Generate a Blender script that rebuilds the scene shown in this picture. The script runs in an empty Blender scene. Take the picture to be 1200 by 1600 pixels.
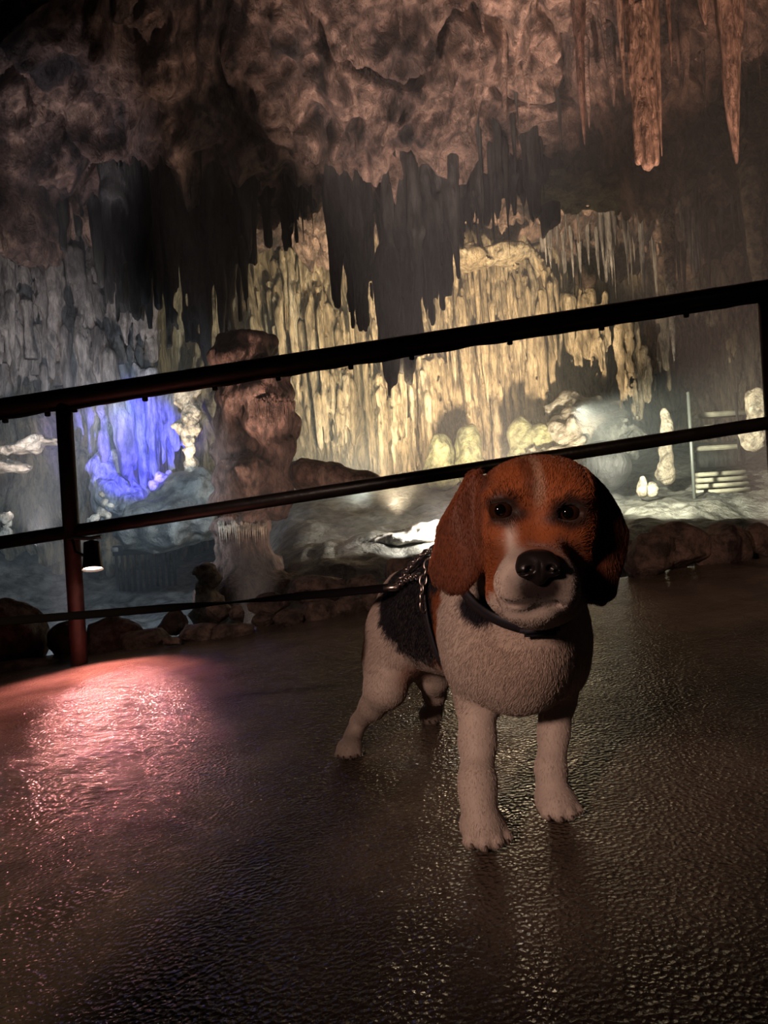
import bpy, bmesh, math, random
import numpy as np
from mathutils import Vector, Matrix

random.seed(7)
rng = np.random.default_rng(7)
scene = bpy.context.scene
COL = scene.collection
R = math.radians

# ------------------------------------------------------------------ camera
CAM_H, ROLL, FPX = 0.43, R(3.5), 1200.0
cam_d = bpy.data.cameras.new('camera')
cam = bpy.data.objects.new('camera', cam_d)
COL.objects.link(cam)
cam_d.sensor_fit = 'VERTICAL'
cam_d.sensor_height = 36.0
cam_d.sensor_width = 27.0
cam_d.lens = 36.0 * FPX / 1600.0
cam_d.clip_start = 0.02
cam.location = (0, 0, CAM_H)
cam.rotation_euler = (Matrix.Rotation(R(90), 3, 'X') @ Matrix.Rotation(-ROLL, 3, 'Z')).to_euler()
scene.camera = cam
cR, sR = math.cos(ROLL), math.sin(ROLL)


def P(u, v, d):
    """a point of the place seen in direction (u, v), d metres in front of the viewer"""
    xc, yc = (u - 600) / FPX * d, (800 - v) / FPX * d
    return np.array([xc * cR + yc * sR, d, CAM_H - xc * sR + yc * cR])


FA, FB, FC = -0.057, 0.0747, 0.052          # the path: a plane that climbs to the right


def floor_z(x, y):
    return FA + FB * x + FC * y


def G(u, v):
    """where the ray (u, v) meets the path"""
    q = P(u, v, 1.0)
    dz = q[2] - CAM_H
    d = (FA - CAM_H) / (dz - FB * q[0] - FC)
    return P(u, v, d)


# ------------------------------------------------------------------ world, light, exposure
scene.view_settings.view_transform = 'Standard'
scene.view_settings.look = 'None'
scene.view_settings.gamma = 1.0
scene.view_settings.use_curve_mapping = False
scene.view_settings.exposure = 0.65
scene.cycles.max_bounces = 5
scene.cycles.diffuse_bounces = 3
scene.cycles.glossy_bounces = 2
scene.cycles.transmission_bounces = 2
scene.cycles.volume_bounces = 0
scene.cycles.adaptive_threshold = 0.03
scene.cycles.caustics_reflective = False
scene.cycles.caustics_refractive = False
world = bpy.data.worlds.new('ambient_fill')
scene.world = world
world.use_nodes = True
bg = world.node_tree.nodes['Background']
bg.inputs[0].default_value = (0.95, 0.85, 0.85, 1)
bg.inputs[1].default_value = 0.004  # faint even fill added for general visibility, not a source in the cave


def lamp(name, kind, loc, energy, color, target=None, size=0.05, angle=60, blend=0.4):
    ld = bpy.data.lights.new(name, kind)
    ld.energy = energy
    ld.color = color
    if kind in ('POINT', 'SPOT'):
        ld.shadow_soft_size = size
    if kind == 'SPOT':
        ld.spot_size = R(angle)
        ld.spot_blend = blend
    if kind == 'AREA':
        ld.size = size
    o = bpy.data.objects.new(name, ld)
    COL.objects.link(o)
    o.location = tuple(loc)
    if target is not None:
        dv = Vector(tuple(target)) - Vector(tuple(loc))
        o.rotation_euler = dv.to_track_quat('-Z', 'Y').to_euler()
    return o


# floods on the ground before the golden curtain
lamp('flood_gold_centre', 'SPOT', P(620, 800, 6.6), 820, (1.0, 0.77, 0.48), P(610, 520, 10.2), 0.06, 62, 0.7)
lamp('flood_gold_east', 'SPOT', P(830, 790, 6.4), 1150, (1.0, 0.79, 0.52), P(770, 510, 10.0), 0.06, 66, 0.7)
lamp('flood_gold_west', 'SPOT', P(570, 790, 6.4), 430, (0.90, 0.92, 0.76), P(470, 540, 10.2), 0.06, 60, 0.7)
# white flood on the bank behind the dog, and the flood that rakes the path
lamp('flood_white', 'SPOT', P(720, 800, 5.6), 75, (1.0, 0.95, 0.85), P(640, 850, 6.0), 0.04, 110, 0.5)
lamp('flood_path', 'SPOT', P(770, 770, 5.2), 6, (1.0, 0.76, 0.50), (0.20, 2.4, 0.05), 0.05, 11, 0.9)
lamp('dog_rim_light', 'SPOT', P(930, 735, 5.2), 12, (1.0, 0.86, 0.68), P(850, 820, 0.9), 0.05, 7, 0.6)  # added to draw a bright rim on the dog's ears
# stairs lamp
lamp('flood_stairs', 'SPOT', P(900, 640, 5.4), 560, (0.95, 0.95, 0.74), P(1105, 765, 7.6), 0.05, 56, 0.6)
lamp('flood_bank', 'SPOT', P(960, 800, 6.0), 90, (0.95, 0.90, 0.78), P(940, 520, 9.0), 0.05, 48, 0.8)
# blue lamp in the niche
lamp('flood_blue', 'SPOT', P(236, 752, 6.2), 480, (0.07, 0.06, 1.0), P(205, 690, 8.4), 0.05, 36, 0.5)
# cool lamp on the left-hand wall; added cool fill brightening the low ground
lamp('flood_cool', 'SPOT', P(60, 850, 5.4), 190, (1.0, 0.90, 0.90), P(60, 510, 8.4), 0.05, 56, 0.8)
lamp('low_west_fill', 'SPOT', P(190, 640, 4.4), 170, (0.62, 0.80, 1.0), P(130, 870, 7.0), 0.08, 104, 0.8)
lamp('flood_cream', 'SPOT', P(255, 770, 6.2), 60, (1.0, 0.85, 0.65), P(297, 670, 6.9), 0.04, 40, 0.5)
# lamp that picks out the brown column
lamp('flood_column', 'SPOT', P(560, 870, 4.2), 30, (1.0, 0.74, 0.62), P(405, 690, 5.6), 0.05, 60, 0.6)
# uplights on the high rock
lamp('uplight_high_east', 'SPOT', (2.2, 3.9, -0.3), 800, (1.0, 0.66, 0.50), P(1010, 30, 5.7), 0.06, 36, 0.6)
lamp('uplight_high_centre', 'SPOT', (0.5, 4.4, -0.5), 1100, (1.0, 0.76, 0.66), P(690, 20, 6.4), 0.06, 40, 0.7)
lamp('uplight_high_west', 'SPOT', (-1.9, 4.4, -0.5), 480, (0.95, 0.84, 0.90), P(105, 150, 6.9), 0.06, 19, 0.6)
lamp('uplight_high_mid', 'SPOT', (-0.8, 4.4, -0.5), 260, (1.0, 0.74, 0.62), P(390, 20, 6.6), 0.06, 30, 0.7)
# path lamps behind the viewer, and added lights for dog and boulders
lamp('path_lamp_west', 'SPOT', (-1.5, -1.6, 1.9), 140, (1.0, 0.72, 0.46), (-0.95, 1.0, 0.0), 0.06, 24.5, 0.35)  # cone shaped so its edge stands in for the viewer's shadow
lamp('dog_key_light', 'SPOT', (-0.95, -0.60, 0.95), 58, (1.0, 0.65, 0.51), P(795, 915, 1.0), 0.12, 27, 0.6)  # key light added to brighten the dog from the left
lamp('boulder_fill_light', 'SPOT', (-0.6, -0.9, 1.6), 70, (1.0, 0.70, 0.55), P(470, 930, 2.75), 0.06, 17, 0.8)  # added only to lift the boulders out of the dark
lamp('path_lamp_east', 'SPOT', (1.9, -0.2, 1.9), 34, (1.0, 0.62, 0.38), (1.1, 2.2, 0.1), 0.05, 38, 0.9)

# ------------------------------------------------------------------ noise


def _hash(ix, iy, iz, seed):
    h = (ix.astype(np.int64) * 374761393 + iy.astype(np.int64) * 668265263 + iz.astype(np.int64) * 2147483647 + seed * 1274126177) & 0xFFFFFFFF
    h = ((h ^ (h >> 13)) * 1274126177) & 0xFFFFFFFF
    h = ((h ^ (h >> 16)) * 2246822519) & 0xFFFFFFFF
    return h ^ (h >> 15)


_GR = rng.normal(size=(256, 3))
_GR /= np.linalg.norm(_GR, axis=1)[:, None]


def perlin(x, y, z, seed=0):
    x, y, z = np.broadcast_arrays(np.asarray(x, float), np.asarray(y, float), np.asarray(z, float))
    ix, iy, iz = np.floor(x), np.floor(y), np.floor(z)
    fx, fy, fz = x - ix, y - iy, z - iz
    ux, uy, uz = [t * t * t * (t * (t * 6 - 15) + 10) for t in (fx, fy, fz)]
    out = 0
    for dx in (0, 1):
        for dy in (0, 1):
            for dz in (0, 1):
                g = _GR[_hash(ix + dx, iy + dy, iz + dz, seed) & 255]
                w = (ux if dx else 1 - ux) * (uy if dy else 1 - uy) * (uz if dz else 1 - uz)
                out = out + w * (g[..., 0] * (fx - dx) + g[..., 1] * (fy - dy) + g[..., 2] * (fz - dz))
    return out * 1.6


def fbm(x, y, z, octv=4, seed=0, ridged=False):
    a, s, out = 1.0, 1.0, 0
    for i in range(octv):
        n = perlin(x * s, y * s, z * s, seed + i * 17)
        if ridged:
            n = 1 - 2 * np.abs(n)
        out = out + a * n
        a *= 0.5
        s *= 2.03
    return out


# ------------------------------------------------------------------ materials
MATS = {}


def nodes_mat(name):
    m = bpy.data.materials.new(name)
    m.use_nodes = True
    nt = m.node_tree
    b = nt.nodes['Principled BSDF']
    MATS[name] = m
    return m, nt, b


def plain(name, col, rough=0.5, metal=0.0, emit=None, strength=0.0, noise=0.0, nscale=30, bump=0.0, spec=0.5):
    m, nt, b = nodes_mat(name)
    b.inputs['Base Color'].default_value = (*col, 1)
    b.inputs['Roughness'].default_value = rough
    b.inputs['Metallic'].default_value = metal
    b.inputs['Specular IOR Level'].default_value = spec
    if emit:
        b.inputs['Emission Color'].default_value = (*emit, 1)
        b.inputs['Emission Strength'].default_value = strength
    if noise or bump:
        g = nt.nodes.new('ShaderNodeNewGeometry')
        t = nt.nodes.new('ShaderNodeTexNoise')
        t.inputs['Scale'].default_value = nscale
        t.inputs['Detail'].default_value = 4
        nt.links.new(g.outputs['Position'], t.inputs['Vector'])
        if noise:
            r = nt.nodes.new('ShaderNodeValToRGB')
            r.color_ramp.elements[0].position = 0.3
            r.color_ramp.elements[1].position = 0.7
            r.color_ramp.elements[0].color = (*[c * (1 - noise) for c in col], 1)
            r.color_ramp.elements[1].color = (*[min(1, c * (1 + noise)) for c in col], 1)
            nt.links.new(t.outputs['Fac'], r.inputs['Fac'])
            nt.links.new(r.outputs['Color'], b.inputs['Base Color'])
        if bump:
            bp = nt.nodes.new('ShaderNodeBump')
            bp.inputs['Strength'].default_value = bump
            bp.inputs['Distance'].default_value = 0.01
            nt.links.new(t.outputs['Fac'], bp.inputs['Height'])
            nt.links.new(bp.outputs['Normal'], b.inputs['Normal'])
    return m


def rock_mat(name, cols, scale=1.2, stretch=(1, 1, 1), rough=0.6, bump=0.6, dist=0.05, fine=14.0, p0=0.3, p1=0.7):
    """cols: dark, middle, pale mineral colours, mottled along the (stretched) position"""
    m, nt, b = nodes_mat(name)
    N, L = nt.nodes, nt.links
    g = N.new('ShaderNodeNewGeometry')
    mp = N.new('ShaderNodeVectorMath')
    mp.operation = 'MULTIPLY'
    mp.inputs[1].default_value = stretch
    L.new(g.outputs['Position'], mp.inputs[0])

    def noise(sc, det, rg, dis, vec):
        t = N.new('ShaderNodeTexNoise')
        t.inputs['Scale'].default_value = sc
        t.inputs['Detail'].default_value = det
        t.inputs['Roughness'].default_value = rg
        t.inputs['Distortion'].default_value = dis
        L.new(vec, t.inputs['Vector'])
        return t.outputs['Fac']
    n1 = noise(scale, 8, 0.66, 0.6, mp.outputs[0])
    r = N.new('ShaderNodeValToRGB')
    e = r.color_ramp.elements
    e[0].position, e[1].position = p0, p1
    e[0].color, e[1].color = (*cols[0], 1), (*cols[2], 1)
    mid = e.new((p0 + p1) / 2)
    mid.color = (*cols[1], 1)
    L.new(n1, r.inputs['Fac'])
    # grime and mineral streaks at a finer scale
    n3 = noise(fine * 0.8, 6, 0.7, 0.3, mp.outputs[0])
    mr = N.new('ShaderNodeMapRange')
    mr.inputs['From Min'].default_value, mr.inputs['From Max'].default_value = 0.38, 0.60
    mr.inputs['To Min'].default_value, mr.inputs['To Max'].default_value = 0.28, 1.2
    L.new(n3, mr.inputs['Value'])
    mx = N.new('ShaderNodeVectorMath')
    mx.operation = 'SCALE'
    L.new(r.outputs['Color'], mx.inputs[0])
    L.new(mr.outputs[0], mx.inputs['Scale'])
    L.new(mx.outputs[0], b.inputs['Base Color'])
    n2 = noise(fine, 9, 0.72, 0.2, mp.outputs[0])
    n4 = noise(fine * 0.3, 6, 0.65, 0.5, mp.outputs[0])
    b1 = N.new('ShaderNodeBump')
    b1.inputs['Strength'].default_value = bump
    b1.inputs['Distance'].default_value = dist * 3.0
    L.new(n4, b1.inputs['Height'])
    b2 = N.new('ShaderNodeBump')
    b2.inputs['Strength'].default_value = bump
    b2.inputs['Distance'].default_value = dist
    L.new(n2, b2.inputs['Height'])
    L.new(b1.outputs['Normal'], b2.inputs['Normal'])
    L.new(b2.outputs['Normal'], b.inputs['Normal'])
    b.inputs['Roughness'].default_value = rough
    b.inputs['Specular IOR Level'].default_value = 0.4
    return m


rock_mat('gold_stone', ((0.22, 0.17, 0.105), (0.47, 0.365, 0.23), (0.66, 0.56, 0.405)), 1.6, (1.6, 1.6, 0.35), 0.5, 1.0, 0.06, 11)
rock_mat('grey_stone', ((0.10, 0.09, 0.09), (0.27, 0.24, 0.22), (0.46, 0.41, 0.37)), 1.5, (1.5, 1.5, 0.4), 0.55, 0.7, 0.06, 9)
rock_mat('dark_unlit_stone', ((0.028, 0.028, 0.028), (0.055, 0.053, 0.05), (0.10, 0.095, 0.09)), 1.6, (1.8, 1.8, 0.35), 0.5, 0.6, 0.05, 9)  # shade of the unlit hanging rock is put into this dark colour
rock_mat('pink_stone', ((0.05, 0.04, 0.04), (0.22, 0.14, 0.11), (0.46, 0.31, 0.24)), 1.1, (1, 1, 0.75), 0.6, 1.0, 0.07, 9, 0.38, 0.58)
rock_mat('orange_stone', ((0.22, 0.13, 0.10), (0.42, 0.26, 0.19), (0.58, 0.38, 0.28)), 2.2, (1.6, 1.6, 0.4), 0.32, 0.7, 0.03, 22)
rock_mat('brown_stone', ((0.10, 0.055, 0.04), (0.20, 0.11, 0.08), (0.34, 0.22, 0.17)), 2.5, (1.5, 1.5, 0.6), 0.55, 0.8, 0.04, 16)
rock_mat('cream_stone', ((0.38, 0.30, 0.22), (0.60, 0.50, 0.38), (0.78, 0.70, 0.56)), 3.0, (1, 1, 1), 0.5, 0.8, 0.04, 14)
rock_mat('pale_stone', ((0.60, 0.56, 0.50), (0.75, 0.71, 0.64), (0.85, 0.82, 0.76)), 3.0, (1, 1, 1), 0.5, 0.8, 0.04, 14)
rock_mat('mound_stone', ((0.07, 0.08, 0.05), (0.15, 0.16, 0.09), (0.26, 0.25, 0.15)), 2.0, (1, 1, 0.8), 0.5, 0.7, 0.05, 10)
rock_mat('ground_stone', ((0.10, 0.10, 0.095), (0.18, 0.175, 0.155), (0.28, 0.27, 0.235)), 1.2, (1, 1, 1), 0.45, 0.7, 0.05, 9)
rock_mat('boulder_stone', ((0.075, 0.052, 0.045), (0.17, 0.115, 0.10), (0.28, 0.195, 0.165)), 4.0, (1, 1, 1), 0.55, 0.8, 0.02, 28)
rock_mat('niche_stone', ((0.35, 0.34, 0.36), (0.55, 0.54, 0.56), (0.70, 0.69, 0.70)), 2.2, (1.6, 1.6, 0.4), 0.5, 0.7, 0.05, 10)
plain('rail_paint', (0.016, 0.012, 0.012), 0.42, 0.0, noise=0.5, nscale=24, bump=0.25)
plain('post_paint', (0.05, 0.025, 0.025), 0.45, 0.0, noise=0.4, nscale=30, bump=0.2)
plain('cable_black', (0.008, 0.008, 0.009), 0.55)
plain('lamp_black', (0.012, 0.010, 0.010), 0.35)
plain('lamp_lens', (0.9, 0.6, 0.55), 0.3, emit=(1.0, 0.70, 0.55), strength=16)
plain('lamp_steel', (0.35, 0.33, 0.32), 0.35, 0.9)
plain('leash_web', (0.005, 0.004, 0.005), 0.9, spec=0.1)
plain('chain_steel', (0.55, 0.48, 0.45), 0.3, 1.0)
plain('collar_web', (0.012, 0.012, 0.02), 0.6)
plain('eye_dark', (0.030, 0.011, 0.005), 0.05)
plain('pupil_black', (0.002, 0.002, 0.002), 0.05)
plain('nose_leather', (0.010, 0.008, 0.008), 0.34, bump=0.10, nscale=900)
plain('claw_horn', (0.12, 0.085, 0.07), 0.5)
plain('plank_wood', (0.50, 0.47, 0.36), 0.6, noise=0.3, nscale=9, bump=0.3)
plain('riser_wood', (0.20, 0.185, 0.14), 0.7, noise=0.3, nscale=9)
plain('fence_dark', (0.045, 0.045, 0.045), 0.7, spec=0.2)
plain('fence_plate', (0.22, 0.21, 0.19), 0.6)
plain('steel_post', (0.20, 0.21, 0.19), 0.5, 0.4)


def floor_mat():
    m, nt, b = nodes_mat('wet_concrete')
    N, L = nt.nodes, nt.links
    g = N.new('ShaderNodeNewGeometry')
    t = N.new('ShaderNodeTexNoise')
    t.inputs['Scale'].default_value = 7
    t.inputs['Detail'].default_value = 8
    L.new(g.outputs['Position'], t.inputs['Vector'])
    r = N.new('ShaderNodeValToRGB')
    e = r.color_ramp.elements
    e[0].position, e[1].position = 0.32, 0.68
    e[0].color, e[1].color = (0.055, 0.040, 0.031, 1), (0.12, 0.092, 0.073, 1)
    L.new(t.outputs['Fac'], r.inputs['Fac'])
    L.new(r.outputs['Color'], b.inputs['Base Color'])
    # wet film: roughness patches
    t3 = N.new('ShaderNodeTexNoise')
    t3.inputs['Scale'].default_value = 22
    t3.inputs['Detail'].default_value = 5
    L.new(g.outputs['Position'], t3.inputs['Vector'])
    mr = N.new('ShaderNodeMapRange')
    mr.inputs['From Min'].default_value, mr.inputs['From Max'].default_value = 0.35, 0.65
    mr.inputs['To Min'].default_value, mr.inputs['To Max'].default_value = 0.04, 0.17
    L.new(t3.outputs['Fac'], mr.inputs['Value'])
    L.new(mr.outputs[0], b.inputs['Roughness'])
    # broom marks and aggregate
    t2 = N.new('ShaderNodeTexNoise')
    t2.inputs['Scale'].default_value = 165
    t2.inputs['Detail'].default_value = 3
    L.new(g.outputs['Position'], t2.inputs['Vector'])
    v = N.new('ShaderNodeTexVoronoi')
    v.inputs['Scale'].default_value = 155
    L.new(g.outputs['Position'], v.inputs['Vector'])
    ad = N.new('ShaderNodeMath')
    ad.operation = 'ADD'
    L.new(t2.outputs['Fac'], ad.inputs[0])
    L.new(v.outputs['Distance'], ad.inputs[1])
    bp = N.new('ShaderNodeBump')
    bp.inputs['Strength'].default_value = 0.8
    bp.inputs['Distance'].default_value = 0.0032
    L.new(ad.outputs[0], bp.inputs['Height'])
    L.new(bp.outputs['Normal'], b.inputs['Normal'])
    b.inputs['Specular IOR Level'].default_value = 0.32
    return m


floor_mat()

# ------------------------------------------------------------------ object helpers


def link(name, me, mat=None, parent=None, loc=None, smooth=True):
    o = bpy.data.objects.new(name, me)
    COL.objects.link(o)
    if mat is not None and len(me.materials) == 0:
        me.materials.append(MATS[mat])
    if smooth and len(me.polygons):
        me.polygons.foreach_set('use_smooth', np.ones(len(me.polygons), bool))
    if loc is not None:
        o.location = tuple(loc)
    if parent is not None:
        o.parent = parent
        o.location = Vector(o.location) - parent.location
    return o


def tag(o, label, cat, group=None, kind=None):
    if label:
        o['label'] = label
    if cat:
        o['category'] = cat
    if group:
        o['group'] = group
    if kind:
        o['kind'] = kind
    return o


def structure(o, label=None):
    o['kind'] = 'structure'
    if label:
        o['label'] = label
    return o


def empty(name, loc):
    o = bpy.data.objects.new(name, None)
    COL.objects.link(o)
    o.location = tuple(loc)
    return o


def mesh_from(name, verts, faces):
    me = bpy.data.meshes.new(name)
    verts = np.asarray(verts, dtype=np.float32)
    faces = np.asarray(faces, dtype=np.int32)
    me.vertices.add(len(verts))
    me.vertices.foreach_set('co', verts.ravel())
    n = faces.shape[1]
    me.loops.add(faces.size)
    me.loops.foreach_set('vertex_index', faces.ravel())
    me.polygons.add(len(faces))
    me.polygons.foreach_set('loop_start', np.arange(0, faces.size, n, dtype=np.int32))
    me.polygons.foreach_set('loop_total', np.full(len(faces), n, dtype=np.int32))
    me.update(calc_edges=True)
    return me


def grid_mesh(name, V):
    """V: (n, m, 3) array of points"""
    n, m = V.shape[:2]
    i = np.arange(n * m).reshape(n, m)
    f = np.stack([i[:-1, :-1], i[1:, :-1], i[1:, 1:], i[:-1, 1:]], -1).reshape(-1, 4)
    return mesh_from(name, V.reshape(-1, 3), f)


def tube_mesh(name, pts, rad, seg=12, cap=True, flat=1.0):
    """tube along pts; rad scalar or per point"""
    pts = np.asarray(pts, float)
    rad = np.broadcast_to(np.asarray(rad, float), (len(pts),))
    T = np.gradient(pts, axis=0)
    T /= np.linalg.norm(T, axis=1)[:, None]
    up = np.array([0, 0, 1.0]) if abs(T[0][2]) < 0.9 else np.array([1.0, 0, 0])
    V = []
    ang = np.linspace(0, 2 * np.pi, seg, endpoint=False)
    for p, t, r in zip(pts, T, rad):
        a = np.cross(up, t)
        a /= np.linalg.norm(a)
        b = np.cross(t, a)
        V.append(p + r * (np.cos(ang)[:, None] * a * flat + np.sin(ang)[:, None] * b))
    V = np.array(V)
    n = len(pts)
    i = np.arange(n * seg).reshape(n, seg)
    j = np.roll(i, -1, 1)
    f = [tuple(q) for q in np.stack([i[:-1], j[:-1], j[1:], i[1:]], -1).reshape(-1, 4)]
    me = bpy.data.meshes.new(name)
    if cap:
        f += [tuple(i[0][::-1]), tuple(i[-1])]
    me.from_pydata(V.reshape(-1, 3).tolist(), [], f)
    me.update()
    return me


def box_mesh(name, c, size, rot=None, bevel=0.0):
    bm = bmesh.new()
    bmesh.ops.create_cube(bm, size=1)
    bmesh.ops.scale(bm, vec=size, verts=bm.verts)
    if bevel:
        bmesh.ops.bevel(bm, geom=bm.edges[:], offset=bevel, segments=2, affect='EDGES')
    if rot is not None:
        bmesh.ops.rotate(bm, cent=(0, 0, 0), matrix=rot, verts=bm.verts)
    bmesh.ops.translate(bm, vec=tuple(c), verts=bm.verts)
    me = bpy.data.meshes.new(name)
    bm.to_mesh(me)
    bm.free()
    return me


# ------------------------------------------------------------------ signed-distance modelling


class Field:
    """a grid of signed distance; shapes are blended in one by one, locally"""

    def __init__(s, lo, hi, h):
        s.lo, s.h = np.array(lo, float), h
        s.n = np.ceil((np.array(hi) - s.lo) / h).astype(int) + 1
        s.D = np.full(s.n, 0.2, np.float32)

    def _win(s, lo, hi, pad):
        a = np.clip(np.floor((np.array(lo) - pad - s.lo) / s.h).astype(int), 0, s.n)
        b = np.clip(np.ceil((np.array(hi) + pad - s.lo) / s.h).astype(int) + 1, 0, s.n)
        sl = tuple(slice(i, j) for i, j in zip(a, b))
        ax = [s.lo[k] + s.h * np.arange(a[k], b[k]) for k in range(3)]
        X, Y, Z = np.meshgrid(*ax, indexing='ij')
        return sl, X, Y, Z

    def _mix(s, sl, d, k, cut=False):
        a = s.D[sl]
        if cut:
            h = np.clip(0.5 - 0.5 * (a + d) / k, 0, 1)
            s.D[sl] = a * (1 - h) - d * h + k * h * (1 - h)
        else:
            h = np.clip(0.5 + 0.5 * (a - d) / k, 0, 1)
            s.D[sl] = a * (1 - h) + d * h - k * h * (1 - h)

    def cone(s, a, ra, b, rb, k=0.02, cut=False):
        a, b = np.array(a, float), np.array(b, float)
        lo = np.minimum(a - ra, b - rb)
        hi = np.maximum(a + ra, b + rb)
        sl, X, Y, Z = s._win(lo, hi, k + 0.012)
        ab = b - a
        t = np.clip(((X - a[0]) * ab[0] + (Y - a[1]) * ab[1] + (Z - a[2]) * ab[2]) / max(ab @ ab, 1e-9), 0, 1)
        d = np.sqrt((X - a[0] - t * ab[0]) ** 2 + (Y - a[1] - t * ab[1]) ** 2 + (Z - a[2] - t * ab[2]) ** 2) - (ra + (rb - ra) * t)
        s._mix(sl, d, k, cut)

    def chain(s, pts, k=0.015):
        for (a, ra), (b, rb) in zip(pts[:-1], pts[1:]):
            s.cone(a, ra, b, rb, k)

    def ell(s, c, r, rot=None, k=0.02, cut=False):
        c, r = np.array(c, float), np.array(r, float)
        m = max(r)
        sl, X, Y, Z = s._win(c - m, c + m, k + 0.012)
        q = np.stack([X - c[0], Y - c[1], Z - c[2]], -1)
        if rot is not None:
            q = q @ np.array(rot)            # columns of rot = local axes
        k0 = np.linalg.norm(q / r, axis=-1)
        k1 = np.linalg.norm(q / (r * r), axis=-1) + 1e-9
        d = k0 * (k0 - 1.0) / k1
        s._mix(sl, d, k, cut)

    def custom(s, lo, hi, fn, k=0.01, cut=False, pad=0.02):
        sl, X, Y, Z = s._win(lo, hi, k + pad)
        s._mix(sl, fn(X, Y, Z), k, cut)

    def displace(s, fn):
        sl, X, Y, Z = s._win(s.lo, s.lo + s.h * s.n, 0)
        near = np.abs(s.D) < 0.12
        s.D[near] += fn(X[near], Y[near], Z[near]).astype(np.float32)

    def mesh(s, name):
        D = s.D
        D[0], D[-1], D[:, 0], D[:, -1], D[:, :, 0], D[:, :, -1] = (np.maximum(t, 1e-3) for t in (D[0], D[-1], D[:, 0], D[:, -1], D[:, :, 0], D[:, :, -1]))
        S = D < 0
        nx, ny, nz = D.shape
        acc = np.zeros((nx - 1, ny - 1, nz - 1, 3), np.float32)
        cnt = np.zeros((nx - 1, ny - 1, nz - 1), np.int16)
        for ax in range(3):
            o1, o2 = [k for k in range(3) if k != ax]
            sA = [slice(None)] * 3
            sB = [slice(None)] * 3
            sA[ax], sB[ax] = slice(0, -1), slice(1, None)
            A, B = D[tuple(sA)], D[tuple(sB)]
            cr = S[tuple(sA)] != S[tuple(sB)]
            t = np.where(cr, A / np.where(cr, A - B, 1), 0)
            for i in (0, 1):
                for j in (0, 1):
                    sl = [slice(None)] * 3
                    sl[o1] = slice(i, D.shape[o1] - 1 + i)
                    sl[o2] = slice(j, D.shape[o2] - 1 + j)
                    c = cr[tuple(sl)]
                    cnt += c
                    acc[..., ax] += t[tuple(sl)] * c
                    acc[..., o1] += i * c
                    acc[..., o2] += j * c
        act = cnt > 0
        idx = np.full(act.shape, -1, np.int64)
        idx[act] = np.arange(act.sum())
        base = np.argwhere(act)
        V = s.lo + s.h * (base + acc[act] / cnt[act][:, None])
        F = []
        for ax in range(3):
            o1, o2 = [(1, 2), (2, 0), (0, 1)][ax]
            sA = [slice(None)] * 3
            sB = [slice(None)] * 3
            sA[ax], sB[ax] = slice(0, -1), slice(1, None)
            a, b = S[tuple(sA)], S[tuple(sB)]
            e = np.argwhere(a != b)
            e = e[(e[:, o1] > 0) & (e[:, o2] > 0) & (e[:, o1] < D.shape[o1] - 1) & (e[:, o2] < D.shape[o2] - 1)]
            inn = a[tuple(e.T)]
            q = []
            for i, j in ((-1, -1), (0, -1), (0, 0), (-1, 0)):
                w = e.copy()
                w[:, o1] += i
                w[:, o2] += j
                q.append(idx[tuple(w.T)])
            q = np.stack(q, -1)
            q[~inn] = q[~inn][:, ::-1]
            F.append(q)
        F = np.concatenate(F)
        F = F[(F >= 0).all(1)]
        return V, F


def relax(V, F, it=2, lam=0.5):
    n = len(V)
    e = np.concatenate([F[:, [0, 1]], F[:, [1, 2]], F[:, [2, 3]], F[:, [3, 0]]])
    cnt = np.bincount(e[:, 0], minlength=n) + np.bincount(e[:, 1], minlength=n)
    for _ in range(it):
        S = np.zeros_like(V)
        for k in range(3):
            S[:, k] = np.bincount(e[:, 0], V[e[:, 1], k], n) + np.bincount(e[:, 1], V[e[:, 0], k], n)
        V = V + lam * (S / np.maximum(cnt, 1)[:, None] - V)
    return V


# ------------------------------------------------------------------ the cave: floor, ground, walls, ceiling
def sstep(a, b, x):
    t = np.clip((x - a) / (b - a), 0, 1)
    return t * t * (3 - 2 * t)


def build_floor():
    xs = np.linspace(-2.6, 2.6, 521)
    ys = np.concatenate([np.linspace(-0.6, 2.7, 361), np.linspace(2.72, 3.15, 24)])
    X, Y = np.meshgrid(xs, ys, indexing='ij')
    Z = floor_z(X, Y) + 0.004 * fbm(X * 2.5, Y * 2.5, 0, 3, 3) + 0.0004 * fbm(X * 25, Y * 25, 0, 2, 5)
    edge = 2.74 + 0.06 * fbm(X * 1.7, 0, 0, 3, 8)
    Z -= 0.9 * sstep(0.0, 0.42, Y - edge)
    o = link('floor', grid_mesh('floor', np.stack([X, Y, Z], -1)), 'wet_concrete')
    structure(o, 'wet brown concrete path sloping up under the dog')
    return o


def ground_h(X, Y):
    left = -0.50 + 0.13 * (Y - 6)
    mid = 0.20 + 0.15 * (Y - 6)
    w = sstep(-1.6, -0.5, X + 0.12 * (Y - 5.5))
    h = left * (1 - w) + mid * w
    cliff = sstep(4.75, 5.35, Y + 0.18 * fbm(X * 1.3, Y * 1.3, 0, 3, 21) - 0.25 * sstep(1.0, 2.2, X) * -2)
    h = -1.0 * (1 - cliff) + h * cliff
    # the bank of grey rock rising to the left-hand wall
    h = h + 1.15 * sstep(-3.1, -5.2, X + 0.2 * (9 - Y)) * sstep(6.3, 8.0, Y)
    h = h + 0.10 * fbm(X * 1.1, Y * 1.1, 0, 4, 31) + 0.03 * fbm(X * 5, Y * 5, 0, 3, 33)
    return h


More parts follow.
